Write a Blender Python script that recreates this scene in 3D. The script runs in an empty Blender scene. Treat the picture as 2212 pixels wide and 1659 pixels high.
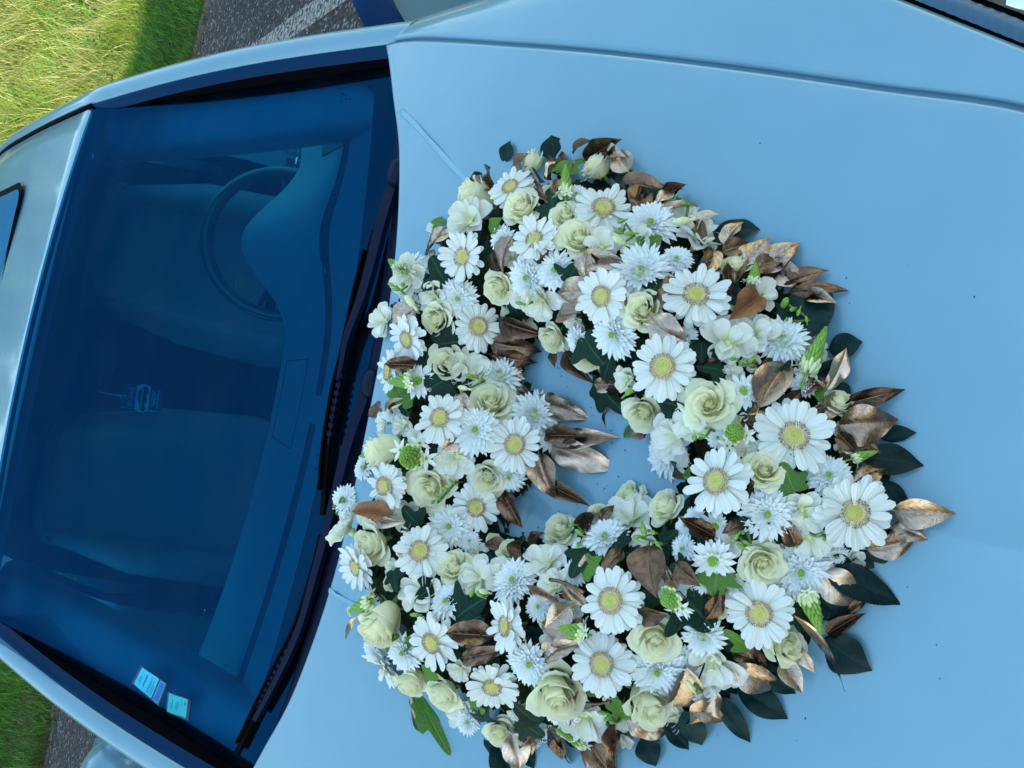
import bpy, bmesh, math, random
import numpy as np
from mathutils import Vector, Matrix, Euler
random.seed(7); RNG = np.random.default_rng(7)
SC = bpy.context.scene
COL = SC.collection
R = math.radians

# ------------------------------------------------------------------ camera
CAM = np.array([0.038, -1.261, 1.634]); PITCH, YAW, ROLL, FPX = R(39.136), R(4.109), R(13.087), 1633.0
PW, PH = 2212.0, 1659.0                    # working size of the photograph (pixels)
def _axes():
    cp, sp, cy, sy = math.cos(PITCH), math.sin(PITCH), math.cos(YAW), math.sin(YAW)
    f = np.array([sy*cp, cy*cp, -sp]); r = np.array([cy, -sy, 0.0]); u = np.cross(r, f)
    c, s = math.cos(ROLL), math.sin(ROLL)
    return c*r+s*u, -s*r+c*u, f
AR, AU, AF = _axes()                       # right / up of the phone held upright, forward
cam = bpy.data.cameras.new('camera'); camo = bpy.data.objects.new('camera', cam); COL.objects.link(camo)
# the picture is turned a quarter: upright "up" points to the picture's left
M = Matrix(((-AU[0], AR[0], -AF[0], CAM[0]), (-AU[1], AR[1], -AF[1], CAM[1]), (-AU[2], AR[2], -AF[2], CAM[2]), (0, 0, 0, 1)))
camo.matrix_world = M
cam.sensor_fit = 'HORIZONTAL'; cam.sensor_width = 36.0; cam.lens = 36.0*FPX/PW
cam.clip_start = 0.02; cam.clip_end = 400
SC.camera = camo
SC.render.resolution_x, SC.render.resolution_y = 1024, 768

# ------------------------------------------------------------------ sky, sun, exposure
SUN_EL, SUN_AZ = R(26), R(200)             # azimuth from +Y towards +X
w = bpy.data.worlds.new('World'); SC.world = w; w.use_nodes = True
nt = w.node_tree; nt.nodes.clear()
sky = nt.nodes.new('ShaderNodeTexSky'); sky.sky_type = 'NISHITA'; sky.sun_disc = False
sky.sun_elevation = SUN_EL; sky.sun_rotation = SUN_AZ
sky.altitude = 200; sky.air_density = 2.3; sky.dust_density = 0.5; sky.ozone_density = 1.6
bg = nt.nodes.new('ShaderNodeBackground'); bg.inputs[1].default_value = 0.15
wo = nt.nodes.new('ShaderNodeOutputWorld')
nt.links.new(sky.outputs[0], bg.inputs[0]); nt.links.new(bg.outputs[0], wo.inputs[0])
sl = bpy.data.lights.new('sun', 'SUN'); sl.energy = 3.4; sl.angle = R(0.53); sl.color = (1.0, 0.90, 0.72)
so = bpy.data.objects.new('sun', sl); COL.objects.link(so)
sd = Vector((math.sin(SUN_AZ)*math.cos(SUN_EL), math.cos(SUN_AZ)*math.cos(SUN_EL), math.sin(SUN_EL)))
so.rotation_euler = sd.to_track_quat('Z', 'Y').to_euler(); so.location = (0, -30, 30)
SC.view_settings.view_transform = 'Standard'; SC.view_settings.look = 'None'
SC.view_settings.exposure = 1.75; SC.view_settings.gamma = 1.0

# ------------------------------------------------------------------ layout helpers (photo measurements -> places in the world)
def ray(px, py):
    return AF + (PH/2-py)/FPX*AR + (PW/2-px)/FPX*AU
def proj(P):
    d = np.asarray(P)-CAM; z = d@AF
    return PW/2-(d@AU)/z*FPX, PH/2-(d@AR)/z*FPX, z
def on_plane(px, py, n, d0):
    d = ray(px, py); n = np.asarray(n, float)
    return CAM + d*((d0-n@CAM)/(n@d))
def on_z(px, py, z): return on_plane(px, py, (0, 0, 1), z)
def on_x(px, py, x): return on_plane(px, py, (1, 0, 0), x)
def on_y(px, py, y): return on_plane(px, py, (0, 1, 0), y)
def march(px, py, f, t0=0.3, t1=3.0, n=400):
    """first point where the sight line drops under the height field f(x, y)"""
    d = ray(px, py); a = t0
    for i in range(n):
        t = t0+(t1-t0)*(i+1)/n; P = CAM+d*t
        if P[2] < f(P[0], P[1]):
            lo, hi = a, t
            for _ in range(18):
                m = (lo+hi)/2; Q = CAM+d*m
                if Q[2] < f(Q[0], Q[1]): hi = m
                else: lo = m
            return CAM+d*hi
        a = t
    return CAM+d*t1
def hood_z(x, y):
    yy = y if y < 0 else 0.0
    return 1.035+0.16*y-0.05*x*x-0.06*yy*yy
def glass_z(x, y):
    c = 0.2+0.14*min(max(y/0.7, 0.0), 1.0)
    return 0.965+0.645*(y+0.06-c*x*x)
def nrm(v):
    v = np.asarray(v, float); return v/(np.linalg.norm(v)+1e-12)

# ------------------------------------------------------------------ mesh helpers
class MB:
    def __init__(s): s.v = []; s.f = []; s.uv = []; s.m = []
    def add(s, v, f, uv=None, m=0, M=None):
        o = len(s.v)
        v = np.asarray(v, float)
        if M is not None: v = v@np.asarray(M)[:3, :3].T+np.asarray(M)[:3, 3]
        s.v.extend(map(tuple, v)); s.f.extend(tuple(i+o for i in q) for q in f)
        s.uv.extend(uv if uv is not None else [(0, 0)]*len(v)); s.m.extend([m]*len(f))
        return s
    def grid(s, fn, nu, nv, m=0, u0=-1, u1=1, v0=0, v1=1, us=None, vs=None, closeu=False):
        us = us if us is not None else np.linspace(u0, u1, nu); vs = vs if vs is not None else np.linspace(v0, v1, nv)
        nu, nv = len(us), len(vs)
        v = [fn(a, b) for b in vs for a in us]; uv = [(a*.5+.5, b) for b in vs for a in us]
        f = [(j*nu+i, j*nu+i+1, (j+1)*nu+i+1, (j+1)*nu+i) for j in range(nv-1) for i in range(nu-1)]
        if closeu: f += [(j*nu+nu-1, j*nu, (j+1)*nu, (j+1)*nu+nu-1) for j in range(nv-1)]
        return s.add(v, f, uv, m)
    def box(s, a, b, m=0, M=None):
        (x0, y0, z0), (x1, y1, z1) = a, b
        v = [(x, y, z) for z in (z0, z1) for y in (y0, y1) for x in (x0, x1)]
        f = [(0, 2, 3, 1), (4, 5, 7, 6), (0, 1, 5, 4), (2, 6, 7, 3), (0, 4, 6, 2), (1, 3, 7, 5)]
        return s.add(v, f, None, m, M)
    def tube(s, pts, rad, n=8, m=0, flat=1.0, cap=True):
        pts = [np.asarray(p, float) for p in pts]; k = len(pts)
        rr = rad if hasattr(rad, '__len__') else [rad]*k
        up = np.array([0, 0, 1.0]); vs = []
        for i, p in enumerate(pts):
            t = nrm(pts[min(i+1, k-1)]-pts[max(i-1, 0)])
            a = np.cross(t, up); a = nrm(a) if np.linalg.norm(a) > 1e-4 else np.array([1.0, 0, 0]); b = np.cross(a, t)
            for j in range(n):
                q = 2*math.pi*j/n; vs.append(p+rr[i]*(math.cos(q)*a+flat*math.sin(q)*b))
        f = [(i*n+j, i*n+(j+1) % n, (i+1)*n+(j+1) % n, (i+1)*n+j) for i in range(k-1) for j in range(n)]
        if cap: f += [tuple(range(n-1, -1, -1)), tuple((k-1)*n+j for j in range(n))]
        return s.add(vs, f, None, m)
    def ell(s, c, r, nu=10, nv=7, m=0, M=None, pw=1.0):
        def sg(q): return math.copysign(abs(q)**pw, q)
        v = []; f = []
        for j in range(nv+1):
            th = math.pi*j/nv
            for i in range(nu):
                ph = 2*math.pi*i/nu
                v.append((c[0]+r[0]*sg(math.sin(th))*sg(math.cos(ph)), c[1]+r[1]*sg(math.sin(th))*sg(math.sin(ph)), c[2]-r[2]*sg(math.cos(th))))
        f = [(j*nu+i, j*nu+(i+1) % nu, (j+1)*nu+(i+1) % nu, (j+1)*nu+i) for j in range(nv) for i in range(nu)]
        return s.add(v, f, None, m, M)
    def poly(s, pts, thick=0.0, m=0, nrmv=(0, 0, 1)):
        """flat outline with a real thickness"""
        n = len(pts); p = [np.asarray(q, float) for q in pts]; nn = nrm(nrmv)*thick
        if thick <= 0: return s.add(p, [tuple(range(n))], None, m)
        v = p+[q-nn for q in p]
        f = [tuple(range(n)), tuple(range(2*n-1, n-1, -1))]+[(i, n+i, n+(i+1) % n, (i+1) % n) for i in range(n)]
        return s.add(v, f, None, m)
    def mesh(s, name, mats, smooth=True):
        me = bpy.data.meshes.new(name); me.from_pydata(s.v, [], s.f)
        for mm in (mats if isinstance(mats, (list, tuple)) else [mats]): me.materials.append(mm)
        me.polygons.foreach_set('material_index', s.m)
        if smooth: me.polygons.foreach_set('use_smooth', [True]*len(s.f))
        ul = me.uv_layers.new(name='UVMap')
        li = np.empty(len(me.loops), int); me.loops.foreach_get('vertex_index', li)
        ul.data.foreach_set('uv', np.asarray(s.uv, float)[li].ravel())
        me.validate(); me.update(); return me
    def build(s, name, mats, parent=None, smooth=True, loc=None):
        return link(name, s.mesh(name, mats, smooth), parent, loc)
def link(name, me, parent=None, loc=None):
    o = bpy.data.objects.new(name, me); COL.objects.link(o)
    if parent is not None: o.parent = parent
    if loc is not None: o.location = loc
    return o
def thing(name, label, cat, loc=(0, 0, 0), group=None):
    o = bpy.data.objects.new(name, None); COL.objects.link(o); o.location = loc
    o.empty_display_size = .1
    return tag(o, label, cat, group)
def tag(o, label, cat, group=None):
    o['label'] = label; o['category'] = cat
    if group: o['group'] = group
    return o
def sharp(o, ang=35):
    me = o.data
    bm = bmesh.new(); bm.from_mesh(me)
    for e in bm.edges:
        if len(e.link_faces) == 2 and e.calc_face_angle(0) > R(ang): e.smooth = False
    bm.to_mesh(me); bm.free(); return o
def fixn(o):
    bm = bmesh.new(); bm.from_mesh(o.data); bmesh.ops.recalc_face_normals(bm, faces=bm.faces); bm.to_mesh(o.data); bm.free(); return o
def interp(x, xs, ys): return float(np.interp(x, xs, ys))
def crom(pts, n):
    """smooth curve through the points"""
    p = [np.asarray(q, float) for q in pts]; p = [2*p[0]-p[1]]+p+[2*p[-1]-p[-2]]; out = []
    k = len(p)-3
    for i in range(n):
        t = k*i/(n-1); j = min(int(t), k-1); t -= j
        a, b, c, d = p[j:j+4]
        out.append(.5*((2*b)+(-a+c)*t+(2*a-5*b+4*c-d)*t*t+(-a+3*b-3*c+d)*t**3))
    return out

# ------------------------------------------------------------------ materials
def mat(name, col=(.5, .5, .5), rough=.5, metal=0.0, coat=0.0, spec=.5, **kw):
    m = bpy.data.materials.new(name); m.use_nodes = True; b = m.node_tree.nodes['Principled BSDF']
    b.inputs['Base Color'].default_value = (*col, 1); b.inputs['Roughness'].default_value = rough
    b.inputs['Metallic'].default_value = metal; b.inputs['Coat Weight'].default_value = coat
    b.inputs['Coat Roughness'].default_value = kw.get('coatr', .03); b.inputs['Specular IOR Level'].default_value = spec
    m['b'] = 1
    return m
def N(m, t, **kw):
    n = m.node_tree.nodes.new(t)
    for k, v in kw.items(): setattr(n, k, v)
    return n
def L(m, a, b): m.node_tree.links.new(a, b)
def bsdf(m): return m.node_tree.nodes['Principled BSDF']
def noise(m, scale, detail=4, co='Object', rough=.55):
    tc = N(m, 'ShaderNodeTexCoord'); n = N(m, 'ShaderNodeTexNoise'); n.inputs['Scale'].default_value = scale
    n.inputs['Detail'].default_value = detail; n.inputs['Roughness'].default_value = rough
    L(m, tc.outputs[co], n.inputs['Vector']); return n.outputs['Fac']
def ramp(m, fac, stops):
    r = N(m, 'ShaderNodeValToRGB'); e = r.color_ramp.elements
    while len(e) < len(stops): e.new(.5)
    for q, (p, c) in zip(e, stops): q.position = p; q.color = (*c, 1)
    L(m, fac, r.inputs[0]); return r.outputs[0]
def bump(m, h, strength=.3, dist=.002, prev=None):
    b = N(m, 'ShaderNodeBump'); b.inputs['Strength'].default_value = strength; b.inputs['Distance'].default_value = dist
    L(m, h, b.inputs['Height'])
    if prev is not None: L(m, prev, b.inputs['Normal'])
    return b.outputs[0]
def mix(m, fac, a, b, mode='MIX'):
    x = N(m, 'ShaderNodeMix', data_type='RGBA', blend_type=mode)
    for s, v in ((x.inputs[0], fac), (x.inputs[6], a), (x.inputs[7], b)):
        if isinstance(v, (int, float)): s.default_value = v
        elif isinstance(v, tuple): s.default_value = (*v, 1)
        else: L(m, v, s)
    return x.outputs[2]
def math_(m, op, a, b=None):
    x = N(m, 'ShaderNodeMath', operation=op)
    for s, v in ((x.inputs[0], a), (x.inputs[1], b)):
        if v is None: continue
        if isinstance(v, (int, float)): s.default_value = v
        else: L(m, v, s)
    return x.outputs[0]

MT = {}
# white metallic paint, sky blue put into its colour, clear coated, a trace of dust
m = MT['paint'] = mat('sky_blued_white_car_paint', (.16, .40, .56), .42, .22, .8, coatr=.10)
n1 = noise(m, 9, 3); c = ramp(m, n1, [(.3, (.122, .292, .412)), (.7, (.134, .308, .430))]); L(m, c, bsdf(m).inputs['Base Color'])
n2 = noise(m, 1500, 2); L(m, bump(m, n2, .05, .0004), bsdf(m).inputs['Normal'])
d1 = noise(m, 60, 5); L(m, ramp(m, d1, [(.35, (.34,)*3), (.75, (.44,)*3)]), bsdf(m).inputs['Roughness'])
MT['trim'] = mat('sky_blued_gloss_trim', (.0, .024, .085), .28, 0, .0, .08)  # blue sky reflection put into the base colour
MT['rubber'] = mat('black_rubber_seal', (.002, .002, .004), .75, 0, 0, .05)
m = MT['plastic'] = mat('black_grained_plastic', (.002, .006, .026), .45, 0, 0, .12)
L(m, bump(m, noise(m, 900, 2), .25, .0006), bsdf(m).inputs['Normal'])
MT['frit'] = mat('black_screen_print', (.003, .005, .010), .35)
m = MT['dash'] = mat('blue_grey_dashboard_plastic', (.26, .33, .38), .55)
L(m, bump(m, noise(m, 700, 3), .3, .0008), bsdf(m).inputs['Normal'])
MT['dashdark'] = mat('dark_slot_plastic', (.03, .04, .06), .5)
m = MT['cloth'] = mat('dark_seat_cloth', (.13, .17, .22), .85)
L(m, bump(m, noise(m, 500, 2), .4, .001), bsdf(m).inputs['Normal'])
MT['lining'] = mat('grey_headliner', (.34, .42, .48), .9)
MT['leather'] = mat('dark_leather_rim', (.05, .055, .065), .25, 0, .3)
MT['chrome'] = mat('bright_chrome', (.85, .88, .9), .08, 1.0)
MT['steel'] = mat('dull_steel', (.45, .47, .5), .35, 1.0)
MT['lamp_dark'] = mat('lamp_bezel_grey', (.035, .10, .17), .35, .2)
MT['tyre'] = mat('tyre_rubber', (.015, .015, .016), .85)
MT['alloy'] = mat('silver_alloy', (.5, .52, .55), .3, .9)
def glassmat(name, tint, refl, shade=False, ior=1.5):
    m = bpy.data.materials.new(name); m.use_nodes = True; t = m.node_tree; t.nodes.clear()
    o = N(m, 'ShaderNodeOutputMaterial'); tr = N(m, 'ShaderNodeBsdfTransparent'); g = N(m, 'ShaderNodeBsdfGlossy')
    tr.inputs[0].default_value = (*tint, 1); g.inputs[0].default_value = (*refl, 1); g.inputs['Roughness'].default_value = .01
    fr = N(m, 'ShaderNodeFresnel'); fr.inputs[0].default_value = ior
    mx = N(m, 'ShaderNodeMixShader'); L(m, fr.outputs[0], mx.inputs[0]); L(m, tr.outputs[0], mx.inputs[1]); L(m, g.outputs[0], mx.inputs[2])
    if shade:                                   # factory sun band along the top of the screen
        tc = N(m, 'ShaderNodeTexCoord'); s = N(m, 'ShaderNodeSeparateXYZ'); L(m, tc.outputs['UV'], s.inputs[0])
        L(m, ramp(m, s.outputs[1], [(.70, tint), (.80, tuple(q*.62 for q in tint))]), tr.inputs[0])
    L(m, mx.outputs[0], o.inputs[0]); return m
MT['screen'] = glassmat('sky_blued_windscreen', (.035, .47, .68), (.012, .24, .66), True, 1.8)  # reflected sky blue put into both tint and gloss colour
MT['glass'] = glassmat('side_window_glass', (.5, .7, .78), (.8, .92, 1.0))
MT['lens'] = glassmat('headlight_cover', (.9, .95, .97), (1, 1, 1))
m = MT['screen']; t = m.node_tree; o_ = [q for q in t.nodes if q.type == 'OUTPUT_MATERIAL'][0]; src_ = o_.inputs[0].links[0].from_socket   # thin streaky dust-like film added for soft hazy reflections
df = N(m, 'ShaderNodeBsdfDiffuse'); df.inputs[0].default_value = (.20, .30, .36, 1); mx_ = N(m, 'ShaderNodeMixShader'); tc_ = N(m, 'ShaderNodeTexCoord'); wv_ = N(m, 'ShaderNodeTexNoise'); mp_ = N(m, 'ShaderNodeMapping')
mp_.inputs['Scale'].default_value = (3, 14, 14); L(m, tc_.outputs['Object'], mp_.inputs[0]); L(m, mp_.outputs[0], wv_.inputs['Vector']); wv_.inputs['Scale'].default_value = 1.2; wv_.inputs['Detail'].default_value = 8
L(m, ramp(m, wv_.outputs['Fac'], [(.35, (.001,)*3), (.75, (.014,)*3)]), mx_.inputs[0]); L(m, src_, mx_.inputs[1]); L(m, df.outputs[0], mx_.inputs[2]); L(m, mx_.outputs[0], o_.inputs[0])
MT['film'] = glassmat('clear_plastic_film', (.8, .92, .95), (.9, .97, 1.0))
MT['roofglass'] = mat('sky_blued_roof_glass', (.005, .13, .30), .25, 0, 0, .1)  # mirrored sky put into the blue base colour, little real gloss

def petal_mat(name, base, tip, warm, transl=.28, sss=0.0):
    """petal: base colour near the flower centre, tip colour outwards, a little light passes through"""
    m = bpy.data.materials.new(name); m.use_nodes = True; t = m.node_tree; t.nodes.clear()
    o = N(m, 'ShaderNodeOutputMaterial'); p = N(m, 'ShaderNodeBsdfPrincipled'); tl = N(m, 'ShaderNodeBsdfTranslucent'); mx = N(m, 'ShaderNodeMixShader')
    tc = N(m, 'ShaderNodeTexCoord'); s = N(m, 'ShaderNodeSeparateXYZ'); L(m, tc.outputs['UV'], s.inputs[0])
    c = ramp(m, s.outputs[1], [(0.0, base), (.5, tip)])
    oi = N(m, 'ShaderNodeObjectInfo'); hv = ramp(m, oi.outputs['Random'], [(0, (1, 1, 1)), (1, warm)])
    c = mix(m, 1.0, c, hv, 'MULTIPLY')
    # fine veins along the petal
    wv = N(m, 'ShaderNodeTexWave', wave_type='BANDS', bands_direction='X'); wv.inputs['Scale'].default_value = 4.5; wv.inputs['Distortion'].default_value = 1.2
    L(m, tc.outputs['UV'], wv.inputs['Vector'])
    p.inputs['Roughness'].default_value = .55; p.inputs['Specular IOR Level'].default_value = .3
    L(m, c, p.inputs['Base Color']); L(m, c, tl.inputs[0]); L(m, bump(m, wv.outputs['Fac'], .12, .0006), p.inputs['Normal'])
    mx.inputs[0].default_value = transl; L(m, p.outputs[0], mx.inputs[1]); L(m, tl.outputs[0], mx.inputs[2]); L(m, mx.outputs[0], o.inputs[0])
    return m
MT['gerbera'] = petal_mat('white_gerbera_petal', (.80, .83, .74), (.83, .885, .885), (.96, .96, .94))
MT['rose'] = petal_mat('cream_rose_petal', (.84, .89, .56), (.93, .95, .79), (.97, .99, .94), .40)
MT['rosein'] = petal_mat('inner_rose_petal', (.95, .93, .60), (.95, .95, .78), (.98, .98, .95), .46)
MT['mum'] = petal_mat('white_chrysanthemum_floret', (.70, .82, .44), (.80, .87, .89), (.95, .96, .97), .2)
MT['freesia'] = petal_mat('white_freesia_petal', (.74, .78, .44), (.86, .88, .86), (.96, .98, .92), .3)
def plain(name, a, b, rough=.5, sc=60, spec=.4, bs=.3, bd=.001):
    m = mat(name, a, rough, 0, 0, spec); f = noise(m, sc, 4)
    L(m, ramp(m, f, [(.3, a), (.7, b)]), bsdf(m).inputs['Base Color']); L(m, bump(m, f, bs, bd), bsdf(m).inputs['Normal']); return m
MT['disc'] = plain('olive_yellow_disc', (.38, .40, .08), (.60, .58, .19), .75, 26, .3, .5, .0012)
MT['anther'] = plain('cream_anther', (.50, .38, .20), (.78, .68, .44), .6, 40)
MT['anthertip'] = mat('dark_anther_tip', (.07, .045, .02), .6)
MT['eye'] = plain('lime_flower_eye', (.16, .34, .03), (.30, .50, .06), .6, 20)
MT['bud'] = plain('green_flower_bud', (.10, .26, .03), (.24, .42, .08), .45, 9)
MT['budpale'] = plain('pale_green_bud', (.50, .62, .28), (.72, .78, .52), .5, 8)
MT['stem'] = plain('green_stem', (.05, .13, .03), (.10, .2, .05), .5)
def leafmat(name, a, b, vein, rough, metal, spec=.5, transl=0.0, nscale=11, coat=0.0):
    m = mat(name, a, rough, metal, coat, spec, coatr=.2)
    tc = N(m, 'ShaderNodeTexCoord'); s = N(m, 'ShaderNodeSeparateXYZ'); L(m, tc.outputs['UV'], s.inputs[0])
    oi = N(m, 'ShaderNodeObjectInfo')
    f = noise(m, nscale, 5); r1 = math_(m, 'ADD', f, math_(m, 'MULTIPLY', math_(m, 'SUBTRACT', oi.outputs['Random'], .5), .45))
    c = ramp(m, r1, [(.3, a), (.7, b)])
    # midrib and side veins from the leaf's own coordinates
    ax = math_(m, 'ABSOLUTE', math_(m, 'SUBTRACT', s.outputs[0], .5))
    mid = math_(m, 'LESS_THAN', ax, .022)
    ph = math_(m, 'SUBTRACT', math_(m, 'MULTIPLY', s.outputs[1], 7.0), math_(m, 'MULTIPLY', ax, 5.0))
    sv = math_(m, 'LESS_THAN', math_(m, 'ABSOLUTE', math_(m, 'SUBTRACT', math_(m, 'FRACT', ph), .5)), .045)
    v = math_(m, 'MULTIPLY', math_(m, 'MAXIMUM', mid, math_(m, 'MULTIPLY', sv, .6)), .7)
    L(m, mix(m, v, c, vein), bsdf(m).inputs['Base Color'])
    nb = noise(m, 34, 4); L(m, bump(m, nb, .3, .0016, bump(m, math_(m, 'MULTIPLY', v, -1.0), .7, .0016)), bsdf(m).inputs['Normal'])
    if transl:
        t = m.node_tree; o = [q for q in t.nodes if q.type == 'OUTPUT_MATERIAL'][0]; tl = N(m, 'ShaderNodeBsdfTranslucent'); mx = N(m, 'ShaderNodeMixShader')
        L(m, c, tl.inputs[0]); mx.inputs[0].default_value = transl; L(m, bsdf(m).outputs[0], mx.inputs[1]); L(m, tl.outputs[0], mx.inputs[2]); L(m, mx.outputs[0], o.inputs[0])
    return m
MT['gold'] = leafmat('bronze_gilded_leaf', (.31, .225, .17), (.54, .425, .345), (.22, .15, .11), .26, 1.0)
MT['silver'] = leafmat('pale_gilded_leaf', (.48, .37, .29), (.64, .51, .41), (.38, .29, .22), .33, .95)
MT['brown'] = leafmat('dark_bronze_leaf', (.07, .042, .028), (.20, .125, .085), (.26, .17, .12), .26, .95)
MT['russet'] = leafmat('russet_leaf', (.16, .055, .025), (.28, .12, .05), (.34, .18, .09), .5, .2)
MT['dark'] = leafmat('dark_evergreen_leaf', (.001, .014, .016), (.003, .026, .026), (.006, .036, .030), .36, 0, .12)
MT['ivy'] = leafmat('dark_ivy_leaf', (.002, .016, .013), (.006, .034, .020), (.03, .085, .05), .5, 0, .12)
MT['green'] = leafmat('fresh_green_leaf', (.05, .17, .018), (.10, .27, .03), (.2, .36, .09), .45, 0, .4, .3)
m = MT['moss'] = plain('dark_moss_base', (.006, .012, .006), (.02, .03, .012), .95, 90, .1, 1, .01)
m = MT['ribbon'] = mat('pale_blue_satin_ribbon', (.17, .38, .51), .5, 0, 0)
# ------------------------------------------------------------------ ground, road, kerb, verge
def vg(x, y):                               # verge: flat by the kerb, then a rising bank
    t = max(0.0, y-8.2)
    return 0.02+0.27*t*min(1, t/2.0)*(1 if y < 24 else 1)-max(0.0, y-24)*.25+.05*math.sin(x*.9+y*.7)*min(1, max(0, y-6.3))
m = mat('worn_asphalt', (.06, .06, .065), .9, 0, 0, .3)
vo = N(m, 'ShaderNodeTexVoronoi', feature='F1'); vo.inputs['Scale'].default_value = 55
tc = N(m, 'ShaderNodeTexCoord'); L(m, tc.outputs['Object'], vo.inputs['Vector'])
big = noise(m, .8, 5); c = ramp(m, big, [(.3, (.022, .022, .028)), (.7, (.045, .043, .046))])
sp = N(m, 'ShaderNodeSeparateColor'); L(m, vo.outputs['Color'], sp.inputs[0])
grit = ramp(m, sp.outputs[0], [(.0, (.6,)*3), (.72, (1.25,)*3), (.90, (2.6, 2.6, 2.6)), (.98, (6.5, 6.4, 6.2))])
L(m, mix(m, 1.0, c, grit, 'MULTIPLY'), bsdf(m).inputs['Base Color'])
L(m, bump(m, vo.outputs['Distance'], .8, .012), bsdf(m).inputs['Normal']); MT['asphalt'] = m
o = MB().grid(lambda a, b: (a*150, b, 0), 31, 60, v0=-60, v1=5.97).build('road', MT['asphalt']); o['kind'] = 'structure'
m = MT['soil'] = plain('dark_soil', (.03, .022, .014), (.08, .06, .035), .95, 14, .1, 1, .02)
us = np.concatenate([np.linspace(-150, -14, 10), np.linspace(-12, 16, 57), np.linspace(18, 150, 10)])
vs = np.concatenate([np.linspace(6.03, 12, 25), np.linspace(12.5, 26, 28), np.linspace(30, 160, 14)])
o = MB().grid(lambda a, b: (a, b, vg(a, b) if b < 24 else max(vg(a, 24)-(b-24)*.08, -.5)), 0, 0, us=us, vs=vs).build('verge', MT['soil']); o['kind'] = 'structure'
# painted bay line, worn: its own thin sheet with flaked edges
m = MT['roadpaint'] = mat('worn_white_road_paint', (.27, .28, .28), .9)
t = m.node_tree; tr = N(m, 'ShaderNodeBsdfTransparent'); mx = N(m, 'ShaderNodeMixShader')
f = noise(m, 34, 6, rough=.7); L(m, ramp(m, f, [(.40, (0, 0, 0)), (.56, (1, 1, 1))]), mx.inputs[0])
L(m, tr.outputs[0], mx.inputs[1]); L(m, bsdf(m).outputs[0], mx.inputs[2])
L(m, bump(m, noise(m, 70, 3), .8, .006), bsdf(m).inputs['Normal'])
L(m, mx.outputs[0], [q for q in t.nodes if q.type == 'OUTPUT_MATERIAL'][0].inputs[0])
mb = MB()
for x0 in (2.36,):
    mb.grid(lambda a, b: (x0+a*.085+.004*math.sin(b*9)+(b-4)*.012, b, .004), 3, 40, v0=-2.0, v1=5.55)
o = mb.build('parking_line', MT['roadpaint']); o['kind'] = 'structure'
# kerb of separate worn edging stones
m = MT['kerb'] = plain('weathered_kerb_concrete', (.045, .04, .035), (.15, .145, .14), .95, 22, .2, .8, .006)
kroot = bpy.data.objects.new('kerb', None); COL.objects.link(kroot); kroot['kind'] = 'structure'
km = MB()
km.grid(lambda a, b: (a*.49, .06*(b*2-1)+0*a, .0), 2, 2)
def stone():
    mb = MB(); bx = .485; pr = [(-.055, -.1), (-.055, .035), (-.045, .048), (.045, .05), (.055, .04), (.055, -.1)]
    mb.grid(lambda a, b: (a*bx, pr[int(b)][0]+.002*math.sin(a*7), pr[int(b)][1]+.003*math.sin(a*5+b)), 7, 6, v0=0, v1=5, vs=range(6))
    return mb.mesh('kerb_stone', MT['kerb'])
sm = stone()
for i in range(-14, 15):
    k = link('kerb_stone', sm, kroot, (i*.98+.3, 6.02+RNG.normal()*.006, RNG.normal()*.008-.025)); k.rotation_euler = (RNG.normal()*.02, RNG.normal()*.008, RNG.normal()*.006)
# loose grit on the road by the kerb
mb = MB()
for i in range(500):
    s = 1 if RNG.random() < .6 else -1
    x = s*RNG.uniform(1.5, 5.0); y = 5.95-abs(RNG.normal())*1.6; r = RNG.uniform(.004, .011)
    mb.ell((x, y, r*.4), (r, r*RNG.uniform(.6, 1), r*.6), 5, 3)
m = MT['grit'] = plain('pale_grit', (.14, .14, .15), (.4, .4, .4), .8, 20)
o = mb.build('grit', MT['grit']); o['kind'] = 'stuff'

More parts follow.
